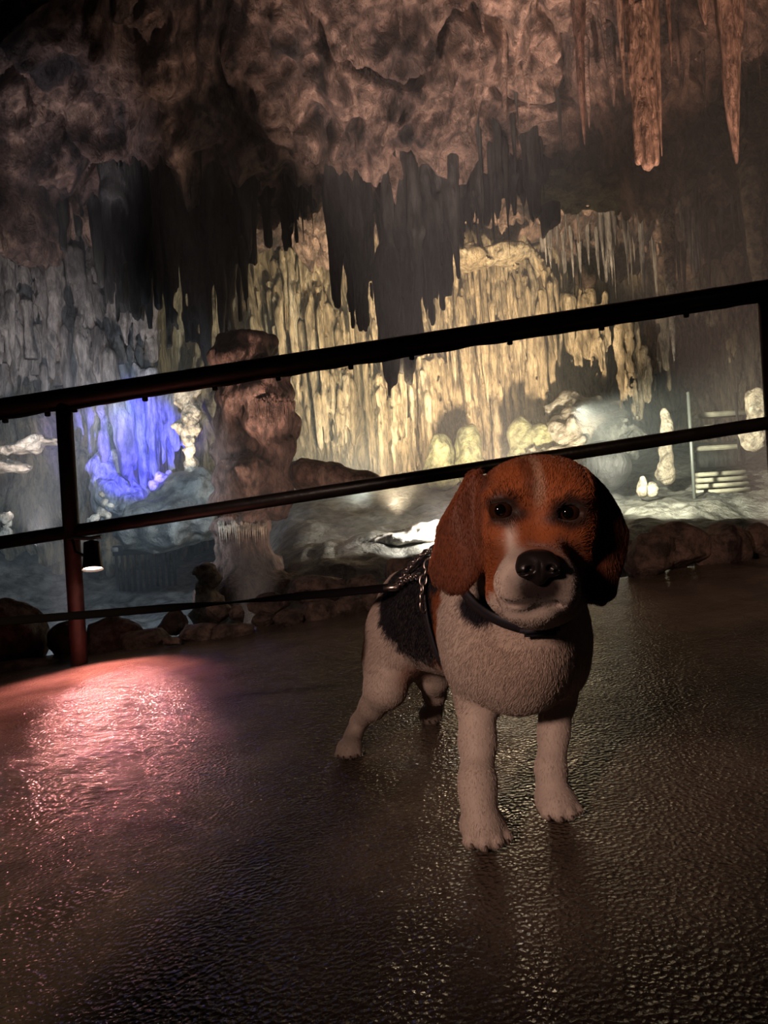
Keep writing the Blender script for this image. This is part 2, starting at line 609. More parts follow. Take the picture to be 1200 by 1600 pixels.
def build_ground():
    xs = np.linspace(-8, 8, 401)
    ys = np.linspace(2.85, 15.0, 360)
    X, Y = np.meshgrid(xs, ys, indexing='ij')
    o = link('ground', grid_mesh('ground', np.stack([X, Y, ground_h(X, Y)], -1)), 'ground_stone')
    return structure(o, 'uneven grey rock ground of the lower chamber')


def back_y(x):
    return 10.45 - 1.8 * sstep(-2.2, -4.2, x) + 3.0 * sstep(2.3, 3.4, x)


def build_wall_back():
    xs = np.linspace(-8.5, 9.0, 500)
    zs = np.linspace(-1.6, 6.0, 190)
    X, Z = np.meshgrid(xs, zs, indexing='ij')
    wx = X + 0.25 * fbm(X * 0.7, Z * 0.7, 3, 2, 41)
    Y = back_y(X)
    Y -= 0.55 * fbm(wx * 0.7, Z * 0.35, 0, 3, 42)
    Y -= 0.30 * fbm(wx * 2.2, Z * 0.30, 0, 2, 43, True)
    Y -= 0.12 * fbm(wx * 5.5, Z * 0.55, 0, 2, 44, True)
    Y -= 0.07 * fbm(wx * 9, Z * 3, 0, 3, 45)
    o = link('wall_back', grid_mesh('wall_back', np.stack([X, Y, Z], -1)[::-1]), 'gold_stone')
    return structure(o, 'fluted limestone wall at the far side of the chamber')


def build_ceiling():
    prof = np.array([(15.0, 4.6), (11.0, 4.45), (9.2, 4.2), (8.0, 4.0), (7.6, 3.88), (7.35, 4.0), (7.0, 4.3), (6.6, 4.6), (6.1, 4.95), (5.4, 5.3), (3.6, 5.7), (1.0, 5.7), (-2.5, 5.2)])
    seg = np.linalg.norm(np.diff(prof, axis=0), axis=1)
    t = np.concatenate([[0], np.cumsum(seg)])
    dens = [np.linspace(0, t[3], 90), np.linspace(t[3], t[9], 150), np.linspace(t[9], t[-1], 60)]
    s = np.unique(np.concatenate(dens))
    py, pz = np.interp(s, t, prof[:, 0]), np.interp(s, t, prof[:, 1])
    for _ in range(3):
        py[1:-1] = 0.25 * py[:-2] + 0.5 * py[1:-1] + 0.25 * py[2:]
        pz[1:-1] = 0.25 * pz[:-2] + 0.5 * pz[1:-1] + 0.25 * pz[2:]
    ty, tz = np.gradient(py), np.gradient(pz)
    L = np.hypot(ty, tz)
    ny, nz = tz / L, -ty / L                    # towards the room (down / forward)
    sgn = np.where(nz > 0, -1, 1)
    ny, nz = ny * sgn, nz * sgn
    xs = np.linspace(-7.5, 8, 640)
    X, PY = np.meshgrid(xs, py, indexing='ij')
    PZ = np.broadcast_to(pz, X.shape)
    wx = X + 0.3 * fbm(X * 0.8, PZ, PY * 0.8, 2, 51)
    A = 0.42 * fbm(wx * 0.75, PY * 0.6, PZ * 0.6, 3, 52)
    A += 0.22 * fbm(wx * 1.9, PY * 1.4, PZ * 1.1, 3, 53, True)
    A += 0.13 * fbm(wx * 3.6, PY * 3.2, PZ * 2.4, 2, 57, True)
    A += 0.07 * fbm(wx * 8, PY * 7, PZ * 5, 3, 54)
    # deep cracks
    cr = np.abs(perlin(wx * 1.1 + 3, PY * 0.9, PZ * 0.7, 55))
    A -= 0.28 * np.exp(-(cr / 0.035) ** 2)
    Y = PY + A * ny
    Z = PZ + A * nz
    # the rock dips lower over the left-hand side
    Z = Z - 0.25 * sstep(-1.8, -3.4, X) * sstep(3.5, 6.0, PY)
    o = link('ceiling', grid_mesh('ceiling', np.stack([X, Y, Z], -1)), 'pink_stone')
    return structure(o, 'mottled pinkish brown rock of the cave roof')


def build_side(name, x0, sign):
    ys = np.linspace(2.8, 15, 190)
    zs = np.linspace(-1.6, 6.0, 100)
    Y, Z = np.meshgrid(ys, zs, indexing='ij')
    X = x0 - sign * (0.4 * fbm(Y * 0.7, Z * 0.4, 0, 3, 61) + 0.25 * fbm(Y * 2, Z * 0.4, 0, 3, 62, True))
    V = np.stack([X, Y, Z], -1)
    o = link(name, grid_mesh(name, V), 'grey_stone')
    return structure(o, 'dim grey rock wall closing the chamber')


FLOOR = build_floor()
GROUND = build_ground()
WALL = build_wall_back()
CEIL = build_ceiling()
build_side('wall_left', -6.6, -1)
build_side('wall_right', 7.2, 1)

# ------------------------------------------------------------------ dripstone
_SM = {}


def stal_mesh(kind, seed, mat):
    key = (kind, seed, mat)
    if key in _SM:
        return _SM[key]
    nr, ns = 30, 22
    t = np.linspace(0, 1, nr)
    a = np.linspace(0, 2 * np.pi, ns, endpoint=False)
    Tm, Am = np.meshgrid(t, a, indexing='ij')
    s = seed * 13.7
    if kind == 'carrot':
        prof = 0.04 + 0.96 * (1 - t) ** 0.75
    elif kind == 'icicle':
        prof = 0.05 + 0.95 * (1 - t) ** 1.5
    elif kind == 'pipe':
        prof = 1.0 - 0.30 * t
        prof[-4:] *= [0.97, 0.9, 0.72, 0.25]
    elif kind == 'blade':
        prof = 0.10 + 0.90 * (1 - t ** 1.7)
        prof[-2:] *= [0.9, 0.4]
    elif kind == 'column':
        prof = 0.62 + 0.38 * np.abs(2 * t - 1) ** 2.2
    elif kind == 'dome':
        prof = np.sqrt(np.clip(1 - (1 - t) ** 2.6, 0, 1))
        prof[0] = 0.02
    elif kind == 'spire':                     # stalagmite, t = 0 at its tip
        prof = 0.16 + 0.84 * t ** 0.8
        prof[0] = 0.03
    if kind not in ('dome', 'spire'):
        prof = prof * np.minimum(1, 0.12 + t * 9)
    lump = 0.16 * perlin(t * 7 + s, s, 0, 71) + 0.10 * perlin(t * 16 + s, s, 3, 72)
    prof = prof * (1 + lump)
    ca, sa = np.cos(Am), np.sin(Am)
    fl = 0.24 * perlin(ca * 2.2 + s, sa * 2.2, Tm * 0.9 + s, 73) + 0.14 * perlin(ca * 5 + s, sa * 5, Tm * 1.4, 74) + 0.07 * perlin(ca * 4, sa * 4 + s, Tm * 12, 75)
    rr = prof[:, None] * (1 + fl)
    ox = 0.35 * perlin(t * 1.3 + s, 1.5, s, 76) * np.minimum(t * 2, 1)
    oy = 0.35 * perlin(t * 1.3 + s, 7.5, s, 77) * np.minimum(t * 2, 1)
    V = np.stack([rr * ca + ox[:, None], rr * sa + oy[:, None], -Tm], -1)
    i = np.arange(nr * ns).reshape(nr, ns)
    j = np.roll(i, -1, 1)
    f = np.stack([i[:-1], i[1:], j[1:], j[:-1]], -1).reshape(-1, 4)
    me = mesh_from('dripstone', V.reshape(-1, 3), f)
    bm = bmesh.new()
    bm.from_mesh(me)
    bm.verts.ensure_lookup_table()
    bm.faces.new([bm.verts[k] for k in i[0]])
    bm.faces.new([bm.verts[k] for k in i[-1][::-1]])
    bmesh.ops.recalc_face_normals(bm, faces=bm.faces[:])
    bm.to_mesh(me)
    bm.free()
    me.materials.append(MATS[mat])
    me.polygons.foreach_set('use_smooth', np.ones(len(me.polygons), bool))
    _SM[key] = me
    return me


def drip(name, u, v0, v1, d, w, kind, mat, parent=None, label=None, cat='stalactite', group=None, flat=1.0, lean=0.0, seeds=6):
    """dripstone hanging (or standing) from direction (u, v0) to v1, w wide, d away"""
    top = P(u, v0, d)
    L = (v1 - v0) / FPX * d
    r = 0.5 * w / FPX * d
    o = bpy.data.objects.new(name, stal_mesh(kind, random.randrange(seeds), mat))
    COL.objects.link(o)
    o.location = top
    o.scale = (r, r * flat, L)
    o.rotation_euler = (0, lean, random.uniform(-0.5, 0.5) if flat != 1.0 else random.uniform(0, 6.28))
    if parent is not None:
        o.parent = parent
        o.location = Vector(o.location) - parent.location
    if label:
        tag(o, label, cat, group)
    return o


def ceil_v(d):
    """height in the picture at which the roof is met, d away"""
    z = np.interp(d, [3.6, 5.4, 6.1, 6.6, 7.0, 7.35, 7.6, 8.0, 9.2, 11.0, 15.0], [5.7, 5.3, 4.95, 4.6, 4.3, 4.0, 3.88, 4.0, 4.2, 4.45, 4.6])
    return 800 - (z - CAM_H) / d * FPX


# golden curtain on the far wall: each pipe and blade is a piece of the wall
sky_u = [380, 420, 455, 500, 540, 570, 600, 640, 690, 740, 790, 830, 870]
sky_v = [450, 420, 400, 470, 490, 400, 540, 470, 410, 390, 375, 385, 410]
random.seed(11)
for k in range(150):
    u = 388 + 480 * (k + random.random()) / 150
    d = random.uniform(9.6, 10.2)
    vt = np.interp(u, sky_u, sky_v) + random.uniform(-6, 60) + (random.random() < 0.45) * random.uniform(40, 170)
    L = random.choice([40, 60, 80, 110, 150, 200]) * random.uniform(0.8, 1.3)
    vb = min(vt + L, 735 + random.uniform(-20, 15))
    if vb - vt < 30:
        continue
    w = random.uniform(5, 11) + 0.02 * L
    drip('stalactite', u, vt, vb, d, w, random.choice(['pipe', 'blade', 'blade', 'carrot', 'icicle']), 'gold_stone', WALL, flat=random.choice([1, 0.6, 1.4]))
# stalactites in front of the dark right-hand part
random.seed(23)
for k in range(95):
    u = random.uniform(835, 1215)
    d = random.uniform(8.2, 10.5)
    vt = ceil_v(d) - 22
    L = random.uniform(70, 190)
    drip('stalactite', u, vt, vt + L, d, random.uniform(6, 14), random.choice(['carrot', 'icicle', 'blade']), 'grey_stone', CEIL)

# dark fringe under the high rock
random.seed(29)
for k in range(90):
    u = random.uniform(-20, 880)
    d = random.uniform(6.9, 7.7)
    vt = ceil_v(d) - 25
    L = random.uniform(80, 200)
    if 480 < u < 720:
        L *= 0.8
    drip('stalactite', u, vt, vt + L, d, random.uniform(6, 15), random.choice(['carrot', 'icicle', 'icicle', 'blade']), 'dark_unlit_stone', CEIL, flat=random.choice([1, 0.6]))

# grey cluster on the left-hand wall
random.seed(31)
for k in range(95):
    u = random.uniform(-40, 240)
    d = random.uniform(8.0, 8.7)
    vt = random.uniform(330, 540)
    L = random.uniform(40, 130)
    drip('stalactite', u, vt, vt + L, d, random.uniform(8, 26), random.choice(['carrot', 'pipe', 'blade', 'column']), 'grey_stone', WALL, flat=random.choice([1, 0.6]))

# fringe and pendants of the high rock
random.seed(37)
for k in range(46):
    u = random.uniform(560, 1210)
    d = random.uniform(5.8, 6.8)
    vt = ceil_v(d) - 25
    drip('stalactite', u, vt, vt + random.uniform(80, 190), d, random.uniform(8, 22), random.choice(['carrot', 'icicle', 'blade']), 'pink_stone', CEIL)

# ---- rock curtains: many flutes grown together
def curtain(name, mat, cones, d, h=0.024, noise=0.05, fx=7.0, fz=0.9, seed=0, parent=None, label=None, depth=0.25, k=0.05, cat='rock curtain', relaxit=1, taper=0.35, lump=0.35):
    """cones: (u, v_top, v_bottom, width) flutes melted into one hanging sheet"""
    r_ = np.random.default_rng(seed)
    prim = []
    for u, v0, v1, w in cones:
        dd = d + r_.uniform(-depth, depth)
        a = P(u, v0, dd)
        L = (v1 - v0) / FPX * dd
        b = a - np.array([0, 0, L])
        r0 = 0.5 * w / FPX * dd
        prim.append((a, r0, a * 0.45 + b * 0.55, r0 * r_.uniform(0.75, 1.0)))
        prim.append((a * 0.45 + b * 0.55, r0 * 0.85, b, r0 * taper * r_.uniform(0.5, 1.2)))
    P0 = np.array([q[0] - q[1] for q in prim] + [q[2] - q[3] for q in prim])
    P1 = np.array([q[0] + q[1] for q in prim] + [q[2] + q[3] for q in prim])
    m = noise * 2 + 3 * h
    f_ = Field(P0.min(0) - m, P1.max(0) + m, h)
    for q in prim:
        f_.cone(*q, k)
    f_.displace(lambda X, Y, Z: -noise * (fbm(X * fx, Y * fx, Z * fz, 2, seed) + lump * fbm(X * fx * 0.9, Y * fx * 0.9, Z * fx * 0.55, 3, seed + 5)))
    V_, F_ = f_.mesh(name)
    V_ = relax(V_, F_, relaxit)
    b = np.array([V_[:, 0].mean(), V_[:, 1].mean(), V_[:, 2].max()])
    o = link(name, mesh_from(name, V_ - b, F_), mat, loc=b)
    if parent is not None:
        o.parent = parent
        o.location = Vector(b) - parent.location
    if label:
        tag(o, label, cat)
    return o


def row(u0, u1, n, vt, vb, w, jit_t=10, jit_b=30, seed=0):
    """n flutes between u0 and u1; vt, vb: (left, right) or list of heights"""
    r_ = np.random.default_rng(seed + 900)
    out = []
    for k in range(n):
        t = (k + 0.5 + r_.uniform(-0.3, 0.3)) / n
        xs = np.linspace(0, 1, len(vt))
        xb = np.linspace(0, 1, len(vb))
        v0 = np.interp(t, xs, vt) + r_.uniform(-jit_t, jit_t)
        v1 = np.interp(t, xb, vb) + r_.uniform(-jit_b, jit_b)
        out.append((u0 + (u1 - u0) * t, v0, max(v1, v0 + 12), w * r_.uniform(0.6, 1.3)))
    return out


curtain('rock_curtain', 'dark_unlit_stone', row(135, 236, 13, (135, 135), (450, 470, 500, 480), 24, 8, 28, 1), 7.4, seed=1, label='broad black rock curtain hanging over the blue-lit niche')
curtain('rock_curtain', 'dark_unlit_stone', row(238, 385, 18, (140, 140), (520, 545, 540, 500, 430), 26, 8, 30, 2), 7.45, seed=2, label='widest dark rock curtain, directly above the brown column')
curtain('rock_curtain', 'dark_unlit_stone', row(508, 572, 8, (140, 140), (470, 520, 515, 450), 24, 8, 14, 3), 7.4, seed=3, label='blunt dark stalactite mass above the upper rail, narrower of two before the golden curtain', cat='stalactite')
curtain('rock_curtain', 'dark_unlit_stone', row(578, 702, 14, (135, 135), (440, 600, 560, 510, 470, 430), 26, 8, 14, 4) + [(598, 420, 622, 30), (606, 400, 600, 30)], 7.35, seed=4, label='dark rock mass ending in a long point below the upper rail', cat='stalactite')
curtain('rock_curtain', 'dark_unlit_stone', row(385, 508, 14, (195, 195), (330, 360, 340), 22, 10, 40, 5), 7.6, seed=5, label='short dark fringe of rock between the two darkest hanging masses')
curtain('rock_curtain', 'dark_unlit_stone', row(702, 862, 18, (195, 195), (400, 350, 330, 350), 22, 10, 34, 6), 7.6, seed=6, label='short dark fringe of rock above the brightest gold ledge')
curtain('rock_curtain', 'dark_unlit_stone', row(-60, 135, 18, (190, 190), (330, 360, 330), 24, 10, 46, 7), 7.5, seed=7, label='black ragged rock fringe at the upper edge of the grey wall')

# golden flowstone sheets grown on the far wall
GS = [
    (415, 442, 5, (560, 560), (742, 735), 12, 9.5, 10), (582, 600, 4, (600, 600), (740, 740), 11, 9.3, 6), (612, 640, 5, (600, 600), (740, 735), 12, 9.4, 8), (640, 662, 4, (470, 470), (690, 700), 12, 9.7, 10), (716, 734, 4, (470, 470), (660, 680), 11, 9.4, 10),
    (960, 992, 6, (505, 505), (650, 655), 11, 8.3, 6), (1012, 1044, 5, (510, 500), (600, 590), 11, 8.6, 20), (998, 1024, 4, (560, 555), (618, 622), 10, 8.2, 10), (880, 950, 12, (470, 470), (570, 590), 12, 9.4, 30), (1138, 1152, 3, (520, 520), (562, 565), 10, 8.8, 6), (1085, 1110, 5, (430, 430), (500, 490), 10, 8.8, 14), (1118, 1150, 5, (420, 420), (500, 505), 9, 8.6, 12),
    (392, 470, 14, (440, 400, 420), (690, 730, 700), 15, 10.3, 40), (445, 510, 12, (400, 395, 470), (560, 600, 560), 14, 9.9, 40),
    (470, 560, 16, (500, 490, 500), (700, 690, 640), 14, 9.9, 40), (505, 548, 9, (590, 590), (690, 690), 13, 9.5, 8),
    (560, 585, 5, (395, 395), (560, 540), 12, 9.8, 20), (575, 640, 12, (600, 560, 500), (735, 735), 14, 9.7, 10),
    (632, 720, 18, (480, 440, 410), (640, 690, 650), 13, 10.0, 40), (650, 700, 9, (560, 570), (700, 690), 13, 9.6, 20),
    (690, 780, 18, (430, 395, 390), (560, 620, 600), 13, 10.0, 50), (745, 800, 10, (520, 520), (690, 690), 14, 9.6, 30),
    (780, 865, 16, (385, 385, 400), (540, 560, 520), 13, 9.9, 50), (815, 862, 9, (530, 525), (690, 680), 12, 9.3, 30),
]
for i_, (u0, u1, n, vt, vb, w, dd, jb) in enumerate(GS):
    if u0 < 870:
        dd += 0.25
    curtain('flowstone', 'gold_stone', row(u0, u1, n, vt, vb, w, 14, jb, 20 + i_), dd, 0.021, 0.06, 10, 1.0, 20 + i_, WALL, depth=0.16, k=0.03, taper=0.5, lump=0.5)
# gold ledge on top of the curtain
# grey flowstone of the left-hand wall
for i_, (u0, u1, n, vt, vb, w, dd, jb) in enumerate([(-50, 70, 14, (400, 380), (620, 600), 18, 8.3, 40), (50, 150, 12, (390, 400), (560, 600), 18, 8.2, 40), (140, 240, 12, (430, 460), (540, 560), 17, 8.1, 30), (95, 170, 9, (520, 520), (640, 760), 18, 8.0, 40)]):
    curtain('flowstone', 'grey_stone', row(u0, u1, n, vt, vb, w, 14, jb, 50 + i_), dd, 0.021, 0.07, 8, 1.3, 50 + i_, WALL, depth=0.22, k=0.04, taper=0.5, lump=0.6)

# ---- stalactites one can single out
curtain('stalactite', 'orange_stone', [(966, -290, 250, 22), (980, -290, 256, 27), (991, -290, 254, 22), (974, -290, 240, 24)], 5.4, 0.010, 0.016, 18, 1.6, 77, depth=0.03, k=0.02, label='thick glistening orange stalactite with a broken lower end', cat='stalactite', taper=0.95)
for a in (
    (213, 395, 488, 7.25, 13, 'carrot', 'dark_unlit_stone', 'thin black icicle-like tip above the blue-lit niche'),
    (951, -290, 150, 5.35, 26, 'carrot', 'orange_stone', 'thin rod-like stalactite touching the thick orange one on its darker flank'),
    (1003, -290, 245, 5.45, 26, 'carrot', 'orange_stone', 'slender pointed stalactite between the thick orange one and the lone tapering one'),
    (1118, -300, 255, 5.3, 76, 'carrot', 'orange_stone', 'lone tall tapering beige stalactite near the upper right corner'),
    (886, -250, 226, 5.6, 32, 'blade', 'brown_stone', 'dull brown stalactite beside the thick orange one'),
    (1026, -280, 106, 5.5, 18, 'carrot', 'orange_stone', 'hair-thin stalactite high between the two big orange-beige ones'),
    (1087, -280, 35, 5.5, 70, 'carrot', 'orange_stone', 'short brown stalactite stub beside the lone tapering one'),
    (1034, 235, 565, 7.6, 30, 'carrot', 'cream_stone', 'pale stalactite with an orange tip crossing behind the upper rail'),
    (1174, 235, 508, 7.4, 40, 'blade', 'cream_stone', 'pale ribbed stalactite behind the upper rail near the far post'),
):
    drip('stalactite', *a[:7], label=a[7], cat='stalactite')


# ------------------------------------------------------------------ blobby formations
def blob(name, mat, items, h=0.02, noise=0.04, freq=5, seed=0, stretch=1.0, parent=None, label=None, cat=None, k=0.06, group=None, base=None, ridg=False, relaxit=1):
    """items: (centre, radii) ellipsoids melted together and roughened"""
    cs = np.array([c for c, r in items])
    rs = np.array([r if np.ndim(r) else (r, r, r) for c, r in items], float)
    m = noise * 2 + 3 * h
    f = Field((cs - rs).min(0) - m, (cs + rs).max(0) + m, h)
    for c, r in zip(cs, rs):
        f.ell(c, r, k=k)
    f.displace(lambda X, Y, Z: -noise * fbm(X * freq, Y * freq, Z * freq * stretch, 3, seed, ridg))
    V, F = f.mesh(name)
    if relaxit:
        V = relax(V, F, relaxit)
    b = np.array(base) if base is not None else np.array([cs[:, 0].mean(), cs[:, 1].mean(), V[:, 2].min()])
    o = link(name, mesh_from(name, V - b, F), mat, loc=b)
    if parent is not None:
        o.parent = parent
        o.location = Vector(b) - parent.location
    if label:
        tag(o, label, cat, group)
    return o


def px(w, d):
    return w / FPX * d


# the brown column
d = 5.6
items = []
for u, v, w, h in ((385, 538, 100, 46), (372, 560, 84, 50), (400, 588, 105, 44), (408, 618, 110, 50), (366, 628, 66, 70), (416, 660, 96, 70), (360, 668, 50, 60), (372, 700, 84, 60), (430, 700, 60, 110), (385, 745, 110, 70), (378, 785, 105, 55), (432, 770, 50, 90), (380, 822, 90, 60), (378, 862, 78, 70), (385, 890, 120, 60), (400, 925, 190, 70)):
    items.append((P(u, v, d + random.uniform(-0.08, 0.08)), (px(w / 2, d), px(w / 2.2, d), px(h / 2, d))))
colm = blob('rock_column', 'brown_stone', items, 0.013, 0.045, 6.5, 3, 0.7, label='lumpy reddish brown rock column standing behind both rails', cat='rock column', k=0.05)
random.seed(41)
for k in range(26):
    u = 388 + 74 * k / 26
    drip('drip_fringe', u, 622 + random.uniform(-4, 6), 648 + random.uniform(0, 22), d - 0.30 + 0.1 * abs(u - 420) / 40, 5.5, 'icicle', 'brown_stone', colm)
for k in range(22):
    u = 342 + 76 * k / 22
    drip('drip_fringe', u, 815 + random.uniform(-4, 6), 838 + random.uniform(0, 22), d - 0.26 + 0.08 * abs(u - 378) / 40, 6, 'icicle', 'cream_stone', colm)

# cream knobbly pendant
d = 6.9
it = []
random.seed(43)
for u, v, r in ((296, 600, 22), (290, 622, 18), (302, 640, 14), (298, 655, 16), (294, 672, 15), (280, 668, 9), (306, 668, 11), (296, 690, 11), (297, 705, 9), (298, 722, 11), (300, 738, 9)):
    it.append((P(u, v, d + random.uniform(-.03, .03)), px(r, d)))
blob('cave_coral', 'cream_stone', it, 0.014, 0.03, 14, 9, label='cream knobbly dripstone lump beside the brown column', cat='dripstone', k=0.03)

# blue-lit flowstone
curtain('flowstone', 'niche_stone', row(186, 280, 13, (560, 590, 620), (740, 750, 700), 16, 12, 20, 61), 8.1, 0.022, 0.05, 8, 0.7, 61, depth=0.10, k=0.05, label='fluted flowstone cascade glowing in blue light', cat='flowstone', taper=0.6)
curtain('rock_curtain', 'grey_stone', [(178, 600, 690, 26), (188, 620, 740, 22), (200, 660, 765, 18), (170, 560, 650, 26)], 7.6, 0.02, 0.05, 6, 1.2, 62, label='slanting grey rib of rock across the blue flowstone', depth=0.06)
blob('rock_heap', 'niche_stone', [(P(185, 775, 7.9), (0.26, 0.3, 0.26)), (P(170, 740, 8.0), (0.2, 0.25, 0.25)), (P(205, 790, 7.8), (0.2, 0.25, 0.12))], 0.02, 0.06, 6, 14, label='rough heap of rock glowing blue below the flowstone', cat='rock', k=0.08)

# dark rock shoulder under the blue flowstone
blob('rock_shoulder', 'ground_stone', [(P(270, 812, 6.8), (0.40, 0.4, 0.24)), (P(310, 790, 6.9), (0.30, 0.4, 0.30)), (P(230, 830, 6.8), (0.3, 0.35, 0.16))], 0.025, 0.08, 3.5, 15, label='dark rounded rock shoulder beside the blue glow', cat='rock', k=0.12)

# mounds at the foot of the golden curtain
for u, v, w, h, d, lab in ((819, 690, 46, 74, 8.6, 'squat greenish stalagmite dome at the foot of the golden curtain'), (848, 698, 44, 78, 8.5, 'darker greenish dome just beside the squat one'), (733, 700, 40, 72, 8.8, 'mossy yellow stalagmite dome left of the two greenish domes'), (690, 712, 46, 70, 8.9, 'shadowed grey dome among the golden pipes')):
    blob('stalagmite', 'mound_stone', [(P(u, v, d), (px(w / 2, d), px(w / 2, d), px(h / 2, d))), (P(u, v + h * 0.4, d), (px(w / 1.7, d), px(w / 1.7, d), px(h / 2.5, d)))], 0.02, 0.05, 4, int(u), label=lab, cat='stalagmite')

# bank below the right-hand columns
blob('rock_bank', 'ground_stone', [(P(905, 690, 8.6), (0.5, 0.5, 0.34)), (P(950, 690, 8.4), (0.35, 0.4, 0.25)), (P(870, 720, 8.4), (0.4, 0.4, 0.2)), (P(905, 640, 8.9), (0.3, 0.3, 0.2)), (P(935, 655, 8.7), (0.16, 0.2, 0.14))], 0.026, 0.13, 3.5, 17, label='pale grey-green rock bank behind the lower rail', cat='rock', k=0.15)
blob('dark_alcove_rock', 'dark_unlit_stone', [(P(940, 728, 7.4), (0.30, 0.3, 0.22))], 0.025, 0.04, 3, 18, label='smooth dark boulder just under the lower rail beside the dog', cat='rock')

# stalagmites by the stairs
blob('stalagmite', 'cream_stone', [(P(1040, 660, 7.6), (0.06, 0.06, 0.14)), (P(1039, 700, 7.6), (0.07, 0.07, 0.2)), (P(1040, 740, 7.6), (0.09, 0.09, 0.12))], 0.014, 0.03, 7, 19, label='tall pale stalagmite standing beside the far stairs', cat='stalagmite')
blob('stalagmite', 'cream_stone', [(P(1005, 756, 7.0), (0.04, 0.04, 0.07)), (P(1004, 768, 7.0), (0.05, 0.05, 0.05))], 0.01, 0.016, 9, 20, label='small pale stalagmite stump, the paler of a pair', cat='stalagmite')
blob('stalagmite', 'cream_stone', [(P(1019, 761, 7.0), (0.035, 0.035, 0.055)), (P(1019, 770, 7.0), (0.04, 0.04, 0.04))], 0.01, 0.016, 9, 21, label='shorter stump of the pair of small stalagmites', cat='stalagmite')
blob('rock_stack', 'cream_stone', [(P(1182, 635, 7.2), (0.10, 0.1, 0.17)), (P(1180, 680, 7.2), (0.13, 0.12, 0.15))], 0.014, 0.03, 7, 22, label='pale blocky rock stack at the right-hand end of the stairs', cat='rock')

# lit ledges of the far wall
blob('rock_ledge', 'gold_stone', [(P(735, 405, 9.3), (0.28, 0.25, 0.12)), (P(790, 396, 9.3), (0.30, 0.25, 0.15))], 0.022, 0.07, 4, 27, 2.2, label='bright gold overhanging ledge at the top of the golden curtain', cat='rock ledge', k=0.08)
blob('rock_ledge', 'mound_stone', [(P(880, 300, 7.7), (0.36, 0.3, 0.12)), (P(950, 296, 7.8), (0.36, 0.3, 0.16)), (P(1030, 290, 7.9), (0.36, 0.3, 0.15))], 0.024, 0.09, 4, 28, 2.2, label='dim layered ledge below the thick orange stalactite', cat='rock ledge', k=0.1)
# bright slab in the white flood
blob('rock_slab', 'pale_stone', [(P(640, 842, 5.9), (0.30, 0.25, 0.055)), (P(685, 830, 5.95), (0.25, 0.25, 0.09)), (P(600, 845, 5.85), (0.16, 0.15, 0.03))], 0.012, 0.02, 7, 24, label='white floodlit rock slab just behind the dog', cat='rock')
blob('rock_ridge', 'brown_stone', [(P(497, 742, 5.9), (0.26, 0.2, 0.11)), (P(535, 752, 5.9), (0.26, 0.2, 0.07))], 0.02, 0.05, 4, 25, label='low grey ridge of rock beside the brown column', cat='rock')

# small pale lumps between the rails
def knobs(spots, d):
    return [(P(u, v, d + 0.02 * ((k * 7) % 5 - 2)), px(r, d)) for k, (u, v, r) in enumerate(spots)]


blob('cave_coral', 'cream_stone', knobs([(148, 812, 8), (158, 800, 8), (168, 806, 7), (164, 786, 6), (158, 772, 5), (172, 790, 5), (140, 816, 6)], 6.3), 0.012, 0.016, 16, 30, label='little cream dripstone cluster just right of the rail post', cat='dripstone', k=0.012)
blob('cave_coral', 'cream_stone', knobs([(6, 808, 9), (14, 806, 7), (10, 818, 8), (9, 834, 10)], 6.2), 0.012, 0.016, 14, 31, label='small round cream lump at the far left, just over the lower rail', cat='dripstone', k=0.02)
blob('cave_coral', 'cream_stone', knobs([(262, 752, 8), (264, 738, 5), (250, 745, 9), (240, 758, 9)], 7.0), 0.014, 0.016, 12, 32, label='small cream stub between the blue flowstone and the knobbly lump', cat='dripstone', k=0.02)
blob('rock_pinnacle', 'cream_stone', knobs([(318, 892, 13), (332, 902, 15), (324, 918, 15), (318, 936, 16), (334, 945, 18), (325, 965, 26)], 4.9), 0.012, 0.03, 11, 33, label='pale crumbly rock pinnacle under the brown column', cat='rock', k=0.03)
blob('rock_streak', 'cream_stone', [(P(28, 700, 7.3), (0.26, 0.2, 0.05)), (P(55, 690, 7.3), (0.16, 0.2, 0.04)), (P(15, 730, 7.2), (0.18, 0.2, 0.05))], 0.016, 0.04, 7, 34, 1.5, label='pale slanting rock ledge left of the rail post', cat='rock', k=0.04)
FD = 8.0
bd = empty('low_fence', P(225, 905, FD))
tag(bd, 'dark low fence with three pale plates seen past the spot lamp', 'fence')
q = P(226, 858, FD)
link('top_board', box_mesh('top_board', q, (px(100, FD), 0.03, px(16, FD)), bevel=0.005), 'fence_dark', bd)
for u, v, w in ((179, 859, 11), (199, 856, 14), (215, 854, 14)):
    c = P(u, v, FD - 0.025)
    link('plate', box_mesh('plate', c, (px(w, FD), 0.012, px(7, FD)), bevel=0.004), 'fence_plate', bd)
for k in range(11):
    c = P(181 + 9 * k, 860, FD)
    gz = float(ground_h(np.array([c[0]]), np.array([FD]))[0]) - 0.05
    link('slat', box_mesh('slat', (c[0], c[1], (gz + c[2]) / 2), (0.026, 0.018, c[2] - gz)), 'fence_dark', bd, smooth=False)

